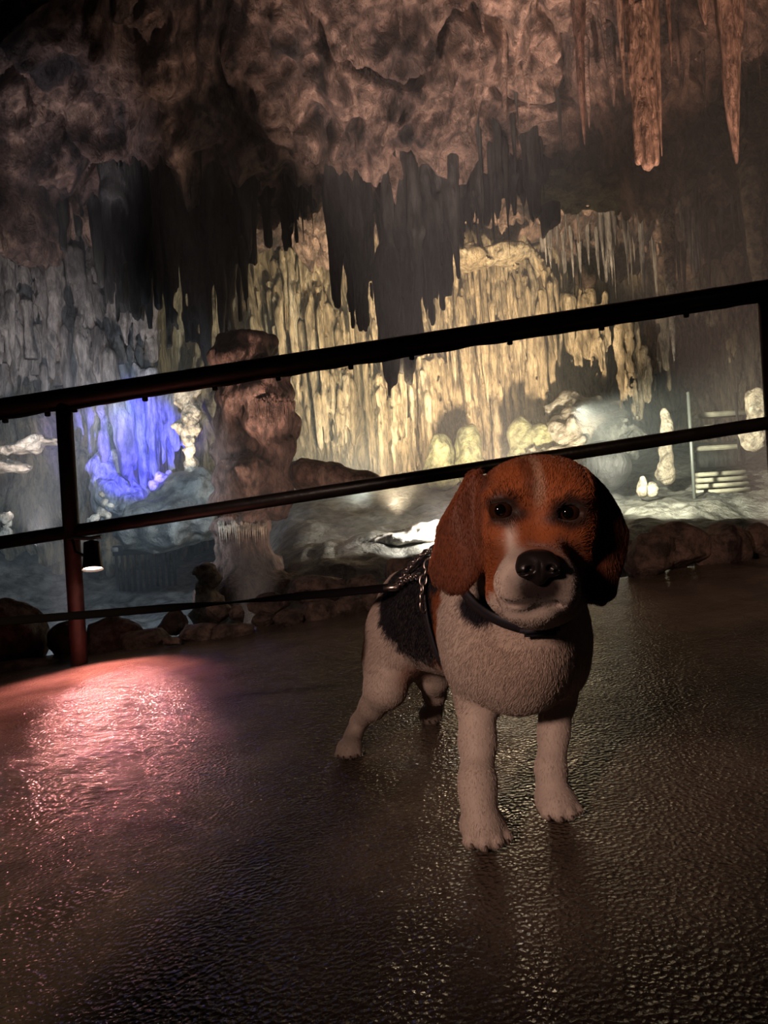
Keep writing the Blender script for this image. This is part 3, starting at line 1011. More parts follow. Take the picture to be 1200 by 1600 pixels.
# ------------------------------------------------------------------ far stairs
st = empty('stairs', P(1130, 792, 7.6))
tag(st, 'pale stairs with plank treads near the right-hand post', 'stairs')
for k in range(6):
    v = 787 - 9.0 * k
    dd = 7.3 + 0.12 * k
    p = P(1129 - k * 1.0, v, dd)
    hh = px(9.0, dd)
    link('tread', box_mesh('tread', p + np.array([0, 0, 0.2 * hh]), (px(84 - 2 * k, dd), 0.16, 0.72 * hh), bevel=0.006), 'plank_wood', st)
    link('riser', box_mesh('riser', p + np.array([0, 0.05, -0.25 * hh]), (px(80 - 2 * k, dd), 0.05, 0.9 * hh)), 'riser_wood', st)
for k, (v, dd, w) in enumerate(((700, 8.6, 74), (668, 8.9, 76), (648, 9.2, 70))):
    link('landing', box_mesh('landing', P(1124, v, dd), (px(w, dd), 0.3, 0.05), bevel=0.01), 'plank_wood', st)
link('riser_wall', box_mesh('riser_wall', P(1126, 716, 8.5), (px(76, 8.5), 0.06, px(26, 8.5)), bevel=0.01), 'dark_unlit_stone', st)
p0, p1 = P(1086, 792, 7.2), P(1086, 612, 7.2)
p1[0] = p0[0]
link('handrail_post', tube_mesh('handrail_post', [p0, p1], 0.016, 8), 'steel_post', st)
q0 = P(1156, 720, 8.4)
link('handrail_post', tube_mesh('handrail_post', [q0, q0 + np.array([0, 0, 0.75])], 0.016, 8), 'steel_post', st)
q0 = P(1156, 785, 7.3)
link('stringer', tube_mesh('stringer', [P(1172, 788, 7.25), P(1158, 735, 8.1)], 0.02, 6), 'steel_post', st)

# ------------------------------------------------------------------ railing
RD = 2.5
tl, tr = P(-260, 682, RD), P(1460, 410, RD)


def on_line(a, b, u0, u1):
    return lambda u: a + (b - a) * ((u - u0) / (u1 - u0))


toprail = on_line(P(0, 638, RD), P(1200, 452, RD), 0, 1200)
midrail = on_line(P(0, 848, RD), P(1200, 661, RD), 0, 1200)
rail = empty('railing', G(125, 1037))
tag(rail, 'black metal guard railing with two bars along the wet path', 'railing')
us = np.linspace(-300, 1500, 90)
pts = np.array([toprail(u) for u in us])
link('top_rail', tube_mesh('top_rail', pts, px(15.5, RD) * (1 + 0.03 * np.array([perlin(u * .03, 0, 0, 5) for u in us])), 16), 'rail_paint', rail)
link('mid_rail', tube_mesh('mid_rail', [midrail(-300), midrail(600), midrail(1500)], px(10.5, RD), 16), 'rail_paint', rail)
# light cable strapped below the top bar
cab = []
for u in np.linspace(-300, 1500, 240):
    q = toprail(u) + np.array([0, -0.006, -px(15 + 2.2 * perlin(u * 0.021, 3.1, 0, 6) + 1.2, RD)])
    cab.append(q)
link('cable', tube_mesh('cable', cab, px(3.4, RD), 8), 'cable_black', rail)
for u in (8, 74, 116, 226, 335, 434, 547, 642, 795, 938, 1070, 1194, 1320, -110):
    q = toprail(u) + np.array([0, -0.004, -px(20.5, RD)])
    link('cable_clip', box_mesh('cable_clip', q, (px(8, RD), 0.014, px(8, RD)), bevel=0.002), 'cable_black', rail)
for u, ub in ((99, 125), (1196, 1206)):
    a = toprail(u)
    z0 = floor_z(a[0], RD) - 0.03
    b = np.array([a[0] + (0.0), RD, z0])
    link('post', tube_mesh('post', [a, (a + b) / 2, b], px(12.5, RD), 16), 'post_paint', rail)

# lamp on the post
lp = P(148, 868, 2.44)
post_x = toprail(99)[0]
sl = empty('spot_lamp', lp)
tag(sl, 'small black spot lamp clamped to the rail post, glowing pink below', 'lamp')
ax = np.array([0.10, -0.30, -1.0])
ax /= np.linalg.norm(ax)
c0 = P(143, 846, 2.44)
link('housing', tube_mesh('housing', [c0, c0 + ax * 0.004, c0 + ax * 0.03, c0 + ax * 0.055, c0 + ax * 0.075, c0 + ax * 0.092], [0.012, 0.024, 0.026, 0.028, 0.030, 0.033], 24, cap=False), 'lamp_black', sl)
link('rear_cap', tube_mesh('rear_cap', [c0 - ax * 0.002, c0 + ax * 0.003], [0.010, 0.014], 24), 'lamp_black', sl)
link('lens', tube_mesh('lens', [c0 + ax * 0.082, c0 + ax * 0.085], [0.0285, 0.0285], 24), 'lamp_lens', sl)
br = [np.array([post_x, 2.47, c0[2] + 0.012]), np.array([post_x + 0.03, 2.45, c0[2] + 0.014]), c0 + np.array([-0.005, 0, 0.010]), c0 + np.array([0.03, 0, 0.014])]
link('bracket', tube_mesh('bracket', br, 0.006, 8), 'lamp_steel', sl)
link('yoke', tube_mesh('yoke', [np.array([post_x + 0.022, 2.45, c0[2] + 0.01]), np.array([post_x + 0.03, 2.45, c0[2] - 0.03]), c0 + ax * 0.045 + np.array([-0.026, 0, 0])], 0.005, 8), 'lamp_black', sl)
lb = c0 + ax * 0.088
ll = lamp('spot_lamp_light', 'SPOT', lb, 52, (1.0, 0.33, 0.30), lb + np.array([0.08, -0.42, -0.68]), 0.02, 98, 0.5)
ll.parent = sl
ll.location = Vector(tuple(lb)) - sl.location

# ------------------------------------------------------------------ boulders on the path's edge


def boulder(u, v, w, h, d, label, mat='boulder_stone', seed=0):
    c = P(u, v, d)
    rx, rz = px(w / 2, d), px(h / 2, d)
    ry = (rx + rz) / 2
    bm = bmesh.new()
    bmesh.ops.create_icosphere(bm, subdivisions=4, radius=1)
    co = np.array([x.co for x in bm.verts])
    s = seed * 7.3 + 2
    # flatten against random planes: angular stone
    r_ = np.random.default_rng(seed + 100)
    for _ in range(13):
        n = r_.normal(size=3)
        n /= np.linalg.norm(n)
        lim = r_.uniform(0.62, 0.9)
        q = co @ n
        co = co - np.clip(q - lim, 0, None)[:, None] * n * 0.92
    nn = fbm(co[:, 0] * 1.6 + s, co[:, 1] * 1.6, co[:, 2] * 1.6, 4, seed)
    co *= (1 + 0.10 * nn)[:, None]
    co /= np.abs(co).max(0)
    for x, q in zip(bm.verts, co):
        x.co = q * (rx, ry, rz)
    me = bpy.data.meshes.new('boulder')
    bm.to_mesh(me)
    bm.free()
    o = link('boulder', me, mat, loc=c)
    return tag(o, label, 'rock', 'boulders along the edge of the path')


BL = [
    (22, 988, 105, 125, 2.78, 'big dark boulder left of the rail post'),
    (35, 1046, 150, 42, 2.62, 'flat dark rock slab at the foot of the big dark boulder'),
    (105, 1000, 60, 60, 2.80, 'dark rock half hidden behind the rail post'),
    (172, 1004, 110, 84, 2.74, 'rounded dark red boulder just right of the rail post'),
    (228, 1004, 90, 52, 2.70, 'low wedge of dark rock between the rounded red boulder and the tan pebble'),
    (272, 974, 52, 46, 2.90, 'small dark rock behind the low wedge'),
    (270, 1002, 32, 15, 2.58, 'small pinkish pebble lying in the red lamplight'),
    (312, 988, 70, 34, 2.66, 'low reddish rock beside the pinkish pebble'),
    (344, 955, 46, 38, 2.80, 'dark red cube-like rock standing under the leash'),
    (372, 960, 28, 32, 2.80, 'small upright brown rock next to the cube-like one'),
    (362, 988, 72, 32, 2.64, 'smooth reddish stone lying at the path edge'),
    (420, 945, 66, 40, 2.82, 'dark flat-topped rock crossed by the leash'),
    (412, 968, 40, 30, 2.74, 'small brown rock before the flat-topped one'),
    (452, 966, 50, 34, 2.70, 'rounded brown stone with a pale face on the path edge'),
    (492, 918, 96, 56, 2.92, 'tall brown boulder rising above the leash'),
    (500, 958, 70, 42, 2.76, 'squat brown block below the tall boulder'),
    (546, 948, 62, 40, 2.78, 'light brown block close to the dog\'s hind leg'),
    (570, 914, 60, 34, 2.90, 'dark sloping rock above the light brown block'),
    (590, 938, 60, 46, 2.80, 'shadowed rock directly behind the dog\'s rump'),
    (632, 900, 82, 66, 2.86, 'round brown boulder behind the chain on the dog\'s back'),
    (700, 925, 90, 60, 2.84, 'rock hidden behind the dog\'s shoulder'),
    (1012, 868, 90, 80, 2.72, 'black rock next to the dog\'s hanging ear'),
    (1056, 856, 110, 84, 2.78, 'peaked black boulder, the taller of the two near the far post'),
    (1132, 855, 110, 82, 2.80, 'second peaked black boulder, closer to the far post'),
    (1180, 846, 60, 60, 2.88, 'reddish black rock at the foot of the far post'),
]
for i, (u, v, w, h, d, lab) in enumerate(BL):
    if 'hidden behind the dog' in lab:
        continue
    boulder(u, v, w, h, d, lab, seed=i)

# ------------------------------------------------------------------ the dog
def poly_dist(px_, py_, poly):
    """signed distance to a closed 2-D polygon (negative inside)"""
    d2 = np.full(px_.shape, 1e9)
    ins = np.zeros(px_.shape, bool)
    n = len(poly)
    for i in range(n):
        ax_, ay_ = poly[i]
        bx_, by_ = poly[(i + 1) % n]
        ex, ey = bx_ - ax_, by_ - ay_
        wx, wy = px_ - ax_, py_ - ay_
        t = np.clip((wx * ex + wy * ey) / (ex * ex + ey * ey), 0, 1)
        d2 = np.minimum(d2, (wx - t * ex) ** 2 + (wy - t * ey) ** 2)
        c = ((ay_ > py_) != (by_ > py_)) & (px_ < (bx_ - ax_) * (py_ - ay_) / (by_ - ay_ + 1e-12) + ax_)
        ins ^= c
    return np.where(ins, -1, 1) * np.sqrt(d2)


DH = 0.0034
f = Field((-0.24, 0.66, -0.04), (0.40, 1.62, 0.53), DH)
# trunk
f.ell(P(803, 985, 1.075), (0.086, 0.15, 0.102), k=0.02)                       # rib cage
f.ell(P(803, 1018, 1.03), (0.072, 0.072, 0.080), k=0.03)                      # fore-chest
f.cone(P(770, 978, 1.13), 0.086, P(655, 988, 1.33), 0.062, 0.03)              # loin
f.ell(P(640, 985, 1.37), (0.066, 0.085, 0.070), k=0.03)                       # rump
f.cone(P(720, 905, 1.14), 0.05, P(640, 930, 1.34), 0.045, 0.05)               # back line
# neck
f.cone(P(836, 840, 0.935), 0.058, P(806, 965, 1.03), 0.076, 0.03)
f.cone(P(820, 880, 0.96), 0.060, P(760, 930, 1.10), 0.07, 0.04)
# fore legs
sh = P(732, 1000, 1.045)
f.ell(sh, (0.036, 0.055, 0.075), k=0.035)
f.chain([(P(740, 1035, 1.045), 0.036), (P(745, 1092, 1.05), 0.0275), (P(746, 1160, 1.025), 0.0232), (P(746, 1222, 0.998), 0.0208), (P(748, 1258, 0.983), 0.0200), (P(752, 1290, 0.970), 0.0205)], 0.013)
f.ell(P(746, 1226, 0.990), (0.0215, 0.021, 0.028), k=0.014)
f.ell(P(742, 1100, 1.075), (0.022, 0.026, 0.034), k=0.02)
sh2 = P(882, 1000, 1.065)
f.ell(sh2, (0.032, 0.05, 0.075), k=0.035)
f.chain([(P(876, 1035, 1.075), 0.034), (P(870, 1085, 1.085), 0.0262), (P(865, 1145, 1.065), 0.0208), (P(861, 1200, 1.045), 0.0185), (P(862, 1230, 1.035), 0.0182), (P(866, 1255, 1.025), 0.0185)], 0.009)
f.ell(P(861, 1203, 1.040), (0.0198, 0.020, 0.022), k=0.010)
f.ell(P(874, 1095, 1.11), (0.020, 0.026, 0.034), k=0.02)
# hind leg, stretched back (the dog's right)
f.ell(P(612, 1012, 1.36), (0.046, 0.072, 0.078), k=0.03)
f.chain([(P(608, 1030, 1.345), 0.048), (P(602, 1074, 1.315), 0.036), (P(582, 1104, 1.35), 0.0225), (P(561, 1128, 1.392), 0.0150), (P(552, 1150, 1.38), 0.0145), (P(548, 1170, 1.362), 0.0155)], 0.010)
# the other hind leg
f.ell(P(676, 1015, 1.40), (0.042, 0.07, 0.075), k=0.03)
f.chain([(P(676, 1026, 1.39), 0.038), (P(677, 1058, 1.385), 0.027), (P(679, 1084, 1.42), 0.0195), (P(680, 1094, 1.475), 0.0145), (P(676, 1112, 1.475), 0.0140), (P(672, 1122, 1.465), 0.0145)], 0.014)
# tail, hanging behind
f.chain([(P(606, 945, 1.44), 0.022), (P(594, 975, 1.50), 0.017), (P(588, 1020, 1.51), 0.012), (P(588, 1052, 1.49), 0.006)], 0.012)


def paw(c, r, yaw, up=0.0):
    """rounded paw with four toes, pointing to -y turned by yaw"""
    c = np.array(c)
    z0 = floor_z(c[0], c[1])
    fw = np.array([math.sin(yaw), -math.cos(yaw), 0])
    sd = np.array([math.cos(yaw), math.sin(yaw), 0])
    f.ell(c + np.array([0, 0, z0 - c[2] + 0.60 * r]) + fw * 0.1 * r, (r * 0.90, r * 1.05, r * 0.66), k=0.012)
    tips = []
    for s, l in ((-0.72, 0.72), (-0.26, 1.02), (0.24, 1.02), (0.70, 0.72)):
        a = c + np.array([0, 0, z0 - c[2] + 0.62 * r]) + sd * s * r * 0.72 + fw * 0.25 * r
        b = c + np.array([0, 0, z0 - c[2] + 0.34 * r]) + sd * s * r * 0.98 + fw * l * r * 1.05
        f.cone(a, 0.30 * r, b, 0.285 * r, 0.0028)
        tips.append((b + fw * 0.20 * r + np.array([0, 0, -0.02 * r]), fw))
    return tips


CLAWS = []
CLAWS += paw(G(755, 1312), 0.0330, R(8))
CLAWS += paw(G(869, 1270), 0.0300, R(8))
CLAWS += paw(G(547, 1180), 0.0245, R(-6))
CLAWS += paw(G(672, 1126), 0.0225, R(4))

# head
HD = 0.85
hc = P(838, 792, HD)
f.ell(hc, (0.067, 0.078, 0.0525), k=0.03)                                       # skull
f.ell(P(838, 770, 0.83), (0.060, 0.055, 0.0365), k=0.02)                       # forehead
for s in (-1, 1):
    f.ell(P(838 + s * 54, 838, 0.835), (0.025, 0.046, 0.036), k=0.025)          # cheek
    f.cone(P(838 + s * 50, 860, 0.835), 0.026, P(838 + s * 44, 925, 0.845), 0.024, 0.02)   # jaw muscle
    f.ell(P(838 + s * 53, 775, 0.791), (0.021, 0.018, 0.0115), k=0.014)         # brow
    f.ell(P(838 + s * 48, 832, 0.797), (0.020, 0.022, 0.016), k=0.02)          # below the eye
    f.ell(P(839 + s * 30, 913, 0.747), (0.0210, 0.034, 0.0275), k=0.008)        # flew
    f.ell(P(839 + s * 40, 918, 0.775), (0.0165, 0.032, 0.026), k=0.010)        # rear of the lip
f.cone(P(838, 842, 0.80), 0.032, P(840, 899, 0.738), 0.0225, 0.014)             # bridge of the muzzle
f.ell(P(839, 900, 0.762), (0.033, 0.048, 0.026), k=0.012)
f.cone(P(836, 925, 0.83), 0.034, P(834, 953, 0.756), 0.0170, 0.010)            # lower jaw
f.ell(P(830, 957, 0.757), (0.027, 0.022, 0.0105), k=0.008)                      # chin
f.cone(P(838, 890, 0.90), 0.05, P(838, 925, 0.87), 0.042, 0.03)                # throat
# stop and eye sockets
f.ell(P(839, 806, 0.757), (0.013, 0.016, 0.026), k=0.02, cut=True)
EYES = [P(783, 797, 0.7845), P(888, 801, 0.7845)]
for e in EYES:
    f.ell(e + np.array([0, -0.008, 0]), (0.0130, 0.012, 0.0112), k=0.005, cut=True)
for e in EYES:
    f.ell(e + np.array([0, -0.0035, 0.0108]), (0.0135, 0.0085, 0.0040), k=0.004)      # upper lid
    f.ell(e + np.array([0, -0.0020, -0.0115]), (0.0130, 0.0080, 0.0035), k=0.004)     # lower lid
# groove of the upper lip and the mouth line
f.cone(P(840, 908, 0.703), 0.0016, P(839, 934, 0.707), 0.0016, 0.004, cut=True)
mouth = [P(776, 928, 0.775), P(792, 941, 0.735), P(815, 943, 0.718), P(840, 940, 0.712), P(864, 942, 0.718), P(886, 938, 0.738), P(902, 922, 0.785)]
for a, b in zip(mouth[:-1], mouth[1:]):
    f.cone(a, 0.0026, b, 0.0026, 0.004, cut=True)

# ears: broad hanging flaps wrapped round the cheeks
EARL = [(752, 730), (735, 736), (717, 766), (700, 794), (684, 822), (679, 855), (670, 893), (677, 915), (702, 932), (726, 928), (748, 900), (757, 878), (751, 848), (748, 801), (752, 760)]
EARR = [(905, 728), (921, 737), (944, 756), (976, 797), (995, 832), (988, 867), (972, 905), (967, 931), (941, 947), (916, 940), (903, 918), (899, 893), (905, 855), (912, 817), (914, 775)]


def ear(poly, side):
    de = 0.835
    pw = np.array([P(u, v, de) for u, v in poly])
    p2 = pw[:, [0, 2]]
    x_in = 0.5 * (p2[:, 0].max() + p2[:, 0].min()) - side * 0.035
    ztop, zbot = p2[:, 1].max(), p2[:, 1].min()

    def fn(X, Y, Z):
        d2 = poly_dist(X, Z, p2)
        out = side * (X - x_in)
        t = np.clip((ztop - Z) / (ztop - zbot), 0, 1)
        yc = de + 0.012 * (1 - t) - 0.004 * t + 6.5 * np.clip(out, 0, 0.1) ** 2 - 0.010 * np.sin(t * 3.14) + 0.0035 * np.sin(out * 95 + t * 3)
        th = 0.0075 + 0.012 * (1 - t) ** 3
        w = np.stack([d2 + 0.006, np.abs(Y - yc) - th + 0.006], -1)
        return np.minimum(w.max(-1), 0) + np.linalg.norm(np.maximum(w, 0), axis=-1) - 0.006
    lo = [p2[:, 0].min(), de - 0.05, zbot]
    hi = [p2[:, 0].max(), de + 0.09, ztop]
    f.custom(lo, hi, fn, k=0.006)


ear(EARL, -1)
ear(EARR, 1)
V, F = f.mesh('dog')
V = relax(V, F, 3, 0.5)


# ---- coat colours, as soft regions on the body
def ew(c, r, soft=0.25, rot=None):
    q = V - np.array(c)
    if rot is not None:
        q = q @ np.array(rot)
    k = np.linalg.norm(q / np.array(r), axis=1)
    k = k + 0.10 * NZ
    return np.clip((1 + soft - k) / (2 * soft), 0, 1)[:, None]


NZ = fbm(V[:, 0] * 60, V[:, 1] * 60, V[:, 2] * 60, 3, 81)
N2 = fbm(V[:, 0] * 18, V[:, 1] * 18, V[:, 2] * 18, 3, 83)[:, None]
WHITE = np.array([0.50, 0.42, 0.37])
TAN = np.array([0.30, 0.085, 0.026])
TAND = np.array([0.13, 0.036, 0.014])
BLACK = np.array([0.010, 0.009, 0.014])
DARKB = np.array([0.055, 0.018, 0.010])
C = np.tile(WHITE, (len(V), 1)) * (1 + 0.06 * N2)


def lay(w, col):
    global C
    C = C * (1 - w) + w * np.array(col)


# saddle: black over the back and flank, with a tan border towards the shoulder
axis_p, axis_q = P(770, 960, 1.10), P(628, 970, 1.37)
ad = (axis_q - axis_p) / np.linalg.norm(axis_q - axis_p)
sdv = np.cross(ad, [0, 0, 1])
sdv /= np.linalg.norm(sdv)
upv = np.cross(sdv, ad)
rt = np.stack([ad, sdv, upv], 1)
lay(ew(axis_p * 0.70 + axis_q * 0.30 + upv * 0.030, (0.142, 0.16, 0.106), 0.05, rt), TAN * 0.8)
lay(ew(axis_p * 0.56 + axis_q * 0.44 + upv * 0.034, (0.138, 0.17, 0.106), 0.05, rt), BLACK)
lay(ew(axis_p * 0.95 + axis_q * 0.05 + upv * 0.09, (0.09, 0.16, 0.06), 0.08, rt), BLACK)
# dark patch on the haunch, tail
lay(ew(P(568, 1005, 1.40), (0.026, 0.08, 0.058), 0.12), DARKB * 0.6)
lay(ew(P(596, 985, 1.50), (0.03, 0.045, 0.085), 0.1), DARKB)
# shading of warm tan on the chest
lay(0.30 * ew(P(820, 1010, 0.96), (0.07, 0.06, 0.06), 0.5), (0.36, 0.22, 0.15))
lay(0.5 * ew(P(650, 1060, 1.30), (0.03, 0.05, 0.03), 0.4), TAN)
# black patch at the side of the neck
lay(ew(P(746, 948, 0.98), (0.024, 0.10, 0.022), 0.15), BLACK)
# head
hd = ew(P(838, 800, 0.86), (0.20, 0.13, 0.095), 0.03)
lay(hd * (V[:, 1:2] < 0.93), TAN)
lay(0.9 * ew(P(838, 745, 0.90), (0.058, 0.075, 0.05), 0.5), TAND * 1.3)         # darker crown
for u in (752, 925):
    lay(ew(P(u, 765, 0.83), (0.012, 0.03, 0.03), 0.6), DARKB)                    # behind the brow
# ears
for poly, s, uc in ((EARL, -1, 715), (EARR, 1, 948)):
    p2 = np.array([P(u, v, 0.835) for u, v in poly])[:, [0, 2]]
    dd = poly_dist(V[:, 0], V[:, 2], p2)
    w = (np.clip(0.5 - dd / 0.006, 0, 1) * ((V[:, 1] > 0.80) & (V[:, 1] < 0.93)))[:, None]
    lay(w, TAND * (1 + 0.25 * N2))
    low = np.clip((P(uc, 860, 0.835)[2] - V[:, 2:3]) / 0.05, 0, 1)
    lay(w * low * 0.55, DARKB * 1.2)
# muzzle: white sides, tan bridge, white chin
lay(ew(P(800, 902, 0.740), (0.024, 0.045, 0.046), 0.20), WHITE)
lay(ew(P(884, 908, 0.740), (0.018, 0.045, 0.040), 0.25), WHITE * 0.75)  # right side dimmed in the coat colour, where less light falls
lay(ew(P(808, 856, 0.755), (0.0095, 0.05, 0.024), 0.30), WHITE)
lay(ew(P(838, 945, 0.745), (0.052, 0.06, 0.020), 0.25), WHITE * 0.85)
lay(ew(P(850, 842, 0.76), (0.027, 0.07, 0.033), 0.22), TAN * 0.9)
lay(ew(P(842, 917, 0.712), (0.026, 0.034, 0.019), 0.35), (0.016, 0.009, 0.008))   # dark upper lip
lay(0.6 * ew(P(840, 866, 0.72), (0.023, 0.03, 0.011), 0.4), (0.07, 0.030, 0.020))
for s in (-1, 1):
    lay(0.9 * ew(P(839 + s * 62, 884, 0.795), (0.013, 0.032, 0.040), 0.4), TAN * 0.8)
# blaze
for v, w in ((722, 0.0042), (735, 0.0045), (750, 0.0050), (765, 0.0055), (778, 0.0055)):
    lay(0.75 * ew(P(838, v, 0.79), (w, 0.06, 0.010), 0.5), (0.40, 0.24, 0.16))
# dark line of the brow centre, eye rims
lay(0.6 * ew(P(824, 745, 0.79), (0.007, 0.05, 0.030), 0.5), DARKB)
for e, kx in zip(EYES, (1.0, 1.1)):
    lay(0.95 * ew(e + np.array([0, -0.006, 0]), (0.0205 * kx, 0.02, 0.0172 * kx), 0.22), (0.012, 0.006, 0.005))
    sgn = 1 if e[0] < hc[0] else -1
    lay(0.9 * ew(e + np.array([sgn * 0.017, -0.004, -0.006]), (0.010, 0.02, 0.007), 0.5), (0.02, 0.008, 0.006))
# rims of the mouth
for q in mouth[1:-1]:
    lay(0.7 * ew(q, (0.011, 0.02, 0.0028), 0.4), (0.03, 0.015, 0.014))
lay(0.9 * ew(P(901, 925, 0.79), (0.006, 0.02, 0.006), 0.4), BLACK)
# paws a little darker between the toes
C = np.clip(C, 0.002, 0.9)
DOG_BASE = np.array([0.08, 1.18, floor_z(0.08, 1.18)])
dme = mesh_from('dog', V - DOG_BASE, F)
at = dme.color_attributes.new('coat', 'FLOAT_COLOR', 'POINT')
at.data.foreach_set('color', np.concatenate([C, np.ones((len(C), 1))], 1).astype(np.float32).ravel())


def coat_mat():
    m, nt, b = nodes_mat('coat')
    N, L = nt.nodes, nt.links
    a = N.new('ShaderNodeAttribute')
    a.attribute_name = 'coat'
    L.new(a.outputs['Color'], b.inputs['Base Color'])
    b.inputs['Roughness'].default_value = 0.55
    b.inputs['Specular IOR Level'].default_value = 0.25
    b.inputs['Sheen Weight'].default_value = 0.15
    g = N.new('ShaderNodeNewGeometry')
    t = N.new('ShaderNodeTexNoise')
    t.inputs['Scale'].default_value = 260
    t.inputs['Detail'].default_value = 3
    L.new(g.outputs['Position'], t.inputs['Vector'])
    bp = N.new('ShaderNodeBump')
    bp.inputs['Strength'].default_value = 0.25
    bp.inputs['Distance'].default_value = 0.003
    L.new(t.outputs['Fac'], bp.inputs['Height'])
    L.new(bp.outputs['Normal'], b.inputs['Normal'])


coat_mat()
dog = link('dog', dme, 'coat', loc=DOG_BASE)
tag(dog, 'beagle with tan head, white chest and black saddle standing on the wet path', 'dog')


def uv_ball(name, c, r, mat, parent, seg=24):
    bm = bmesh.new()
    bmesh.ops.create_uvsphere(bm, u_segments=seg, v_segments=seg // 2, radius=1)
    for x in bm.verts:
        x.co = (x.co.x * r[0], x.co.y * r[1], x.co.z * r[2])
    me = bpy.data.meshes.new(name)
    bm.to_mesh(me)
    bm.free()
    return link(name, me, mat, parent, loc=c)


for e in EYES:
    uv_ball('eye', e + np.array([0, 0.0035, 0]), (0.0128, 0.0112, 0.0118), 'eye_dark', dog)
    ey = bpy.data.objects[[o.name for o in dog.children if o.name.startswith('eye')][-1]]
    pu = uv_ball('pupil', (0, 0, 0), (0.0066, 0.0036, 0.0066), 'pupil_black', None, 16)
    pu.parent = ey
    pu.location = (-0.0012, -0.0084, 0.0)
# nose leather with nostrils
nf = Field(P(840, 886, 0.72) - 0.04, P(840, 886, 0.72) + 0.04, 0.0011)
nc = P(840, 884, 0.712)
nf.ell(nc, (0.0205, 0.014, 0.0125), k=0.004)
nf.ell(nc + np.array([0, 0.004, 0.007]), (0.017, 0.014, 0.008), k=0.006)
nf.ell(nc + np.array([0, -0.003, -0.010]), (0.007, 0.008, 0.008), k=0.006)
for s in (-1, 1):
    nf.ell(nc + np.array([s * 0.0125, -0.006, -0.002]), (0.0085, 0.009, 0.0085), k=0.004)
    nf.ell(nc + np.array([s * 0.0095, -0.0135, -0.002]), (0.0042, 0.006, 0.0034), k=0.002, cut=True)
    nf.ell(nc + np.array([s * 0.0165, -0.0105, -0.005]), (0.0042, 0.006, 0.0016), k=0.002, cut=True)
nf.cone(nc + np.array([0, -0.0145, 0.004]), 0.0008, nc + np.array([0, -0.012, -0.018]), 0.0008, 0.002, cut=True)
nV, nF = nf.mesh('nose')
link('nose', mesh_from('nose', nV - DOG_BASE, nF), 'nose_leather').parent = dog
for p, fw in CLAWS:
    q = p + fw * 0.006 + np.array([0, 0, -0.004])
    link('claw', tube_mesh('claw', [p - fw * 0.004, p + fw * 0.003 + np.array([0, 0, 0.0005]), q], [0.0018, 0.0014, 0.0005], 8), 'claw_horn', dog)

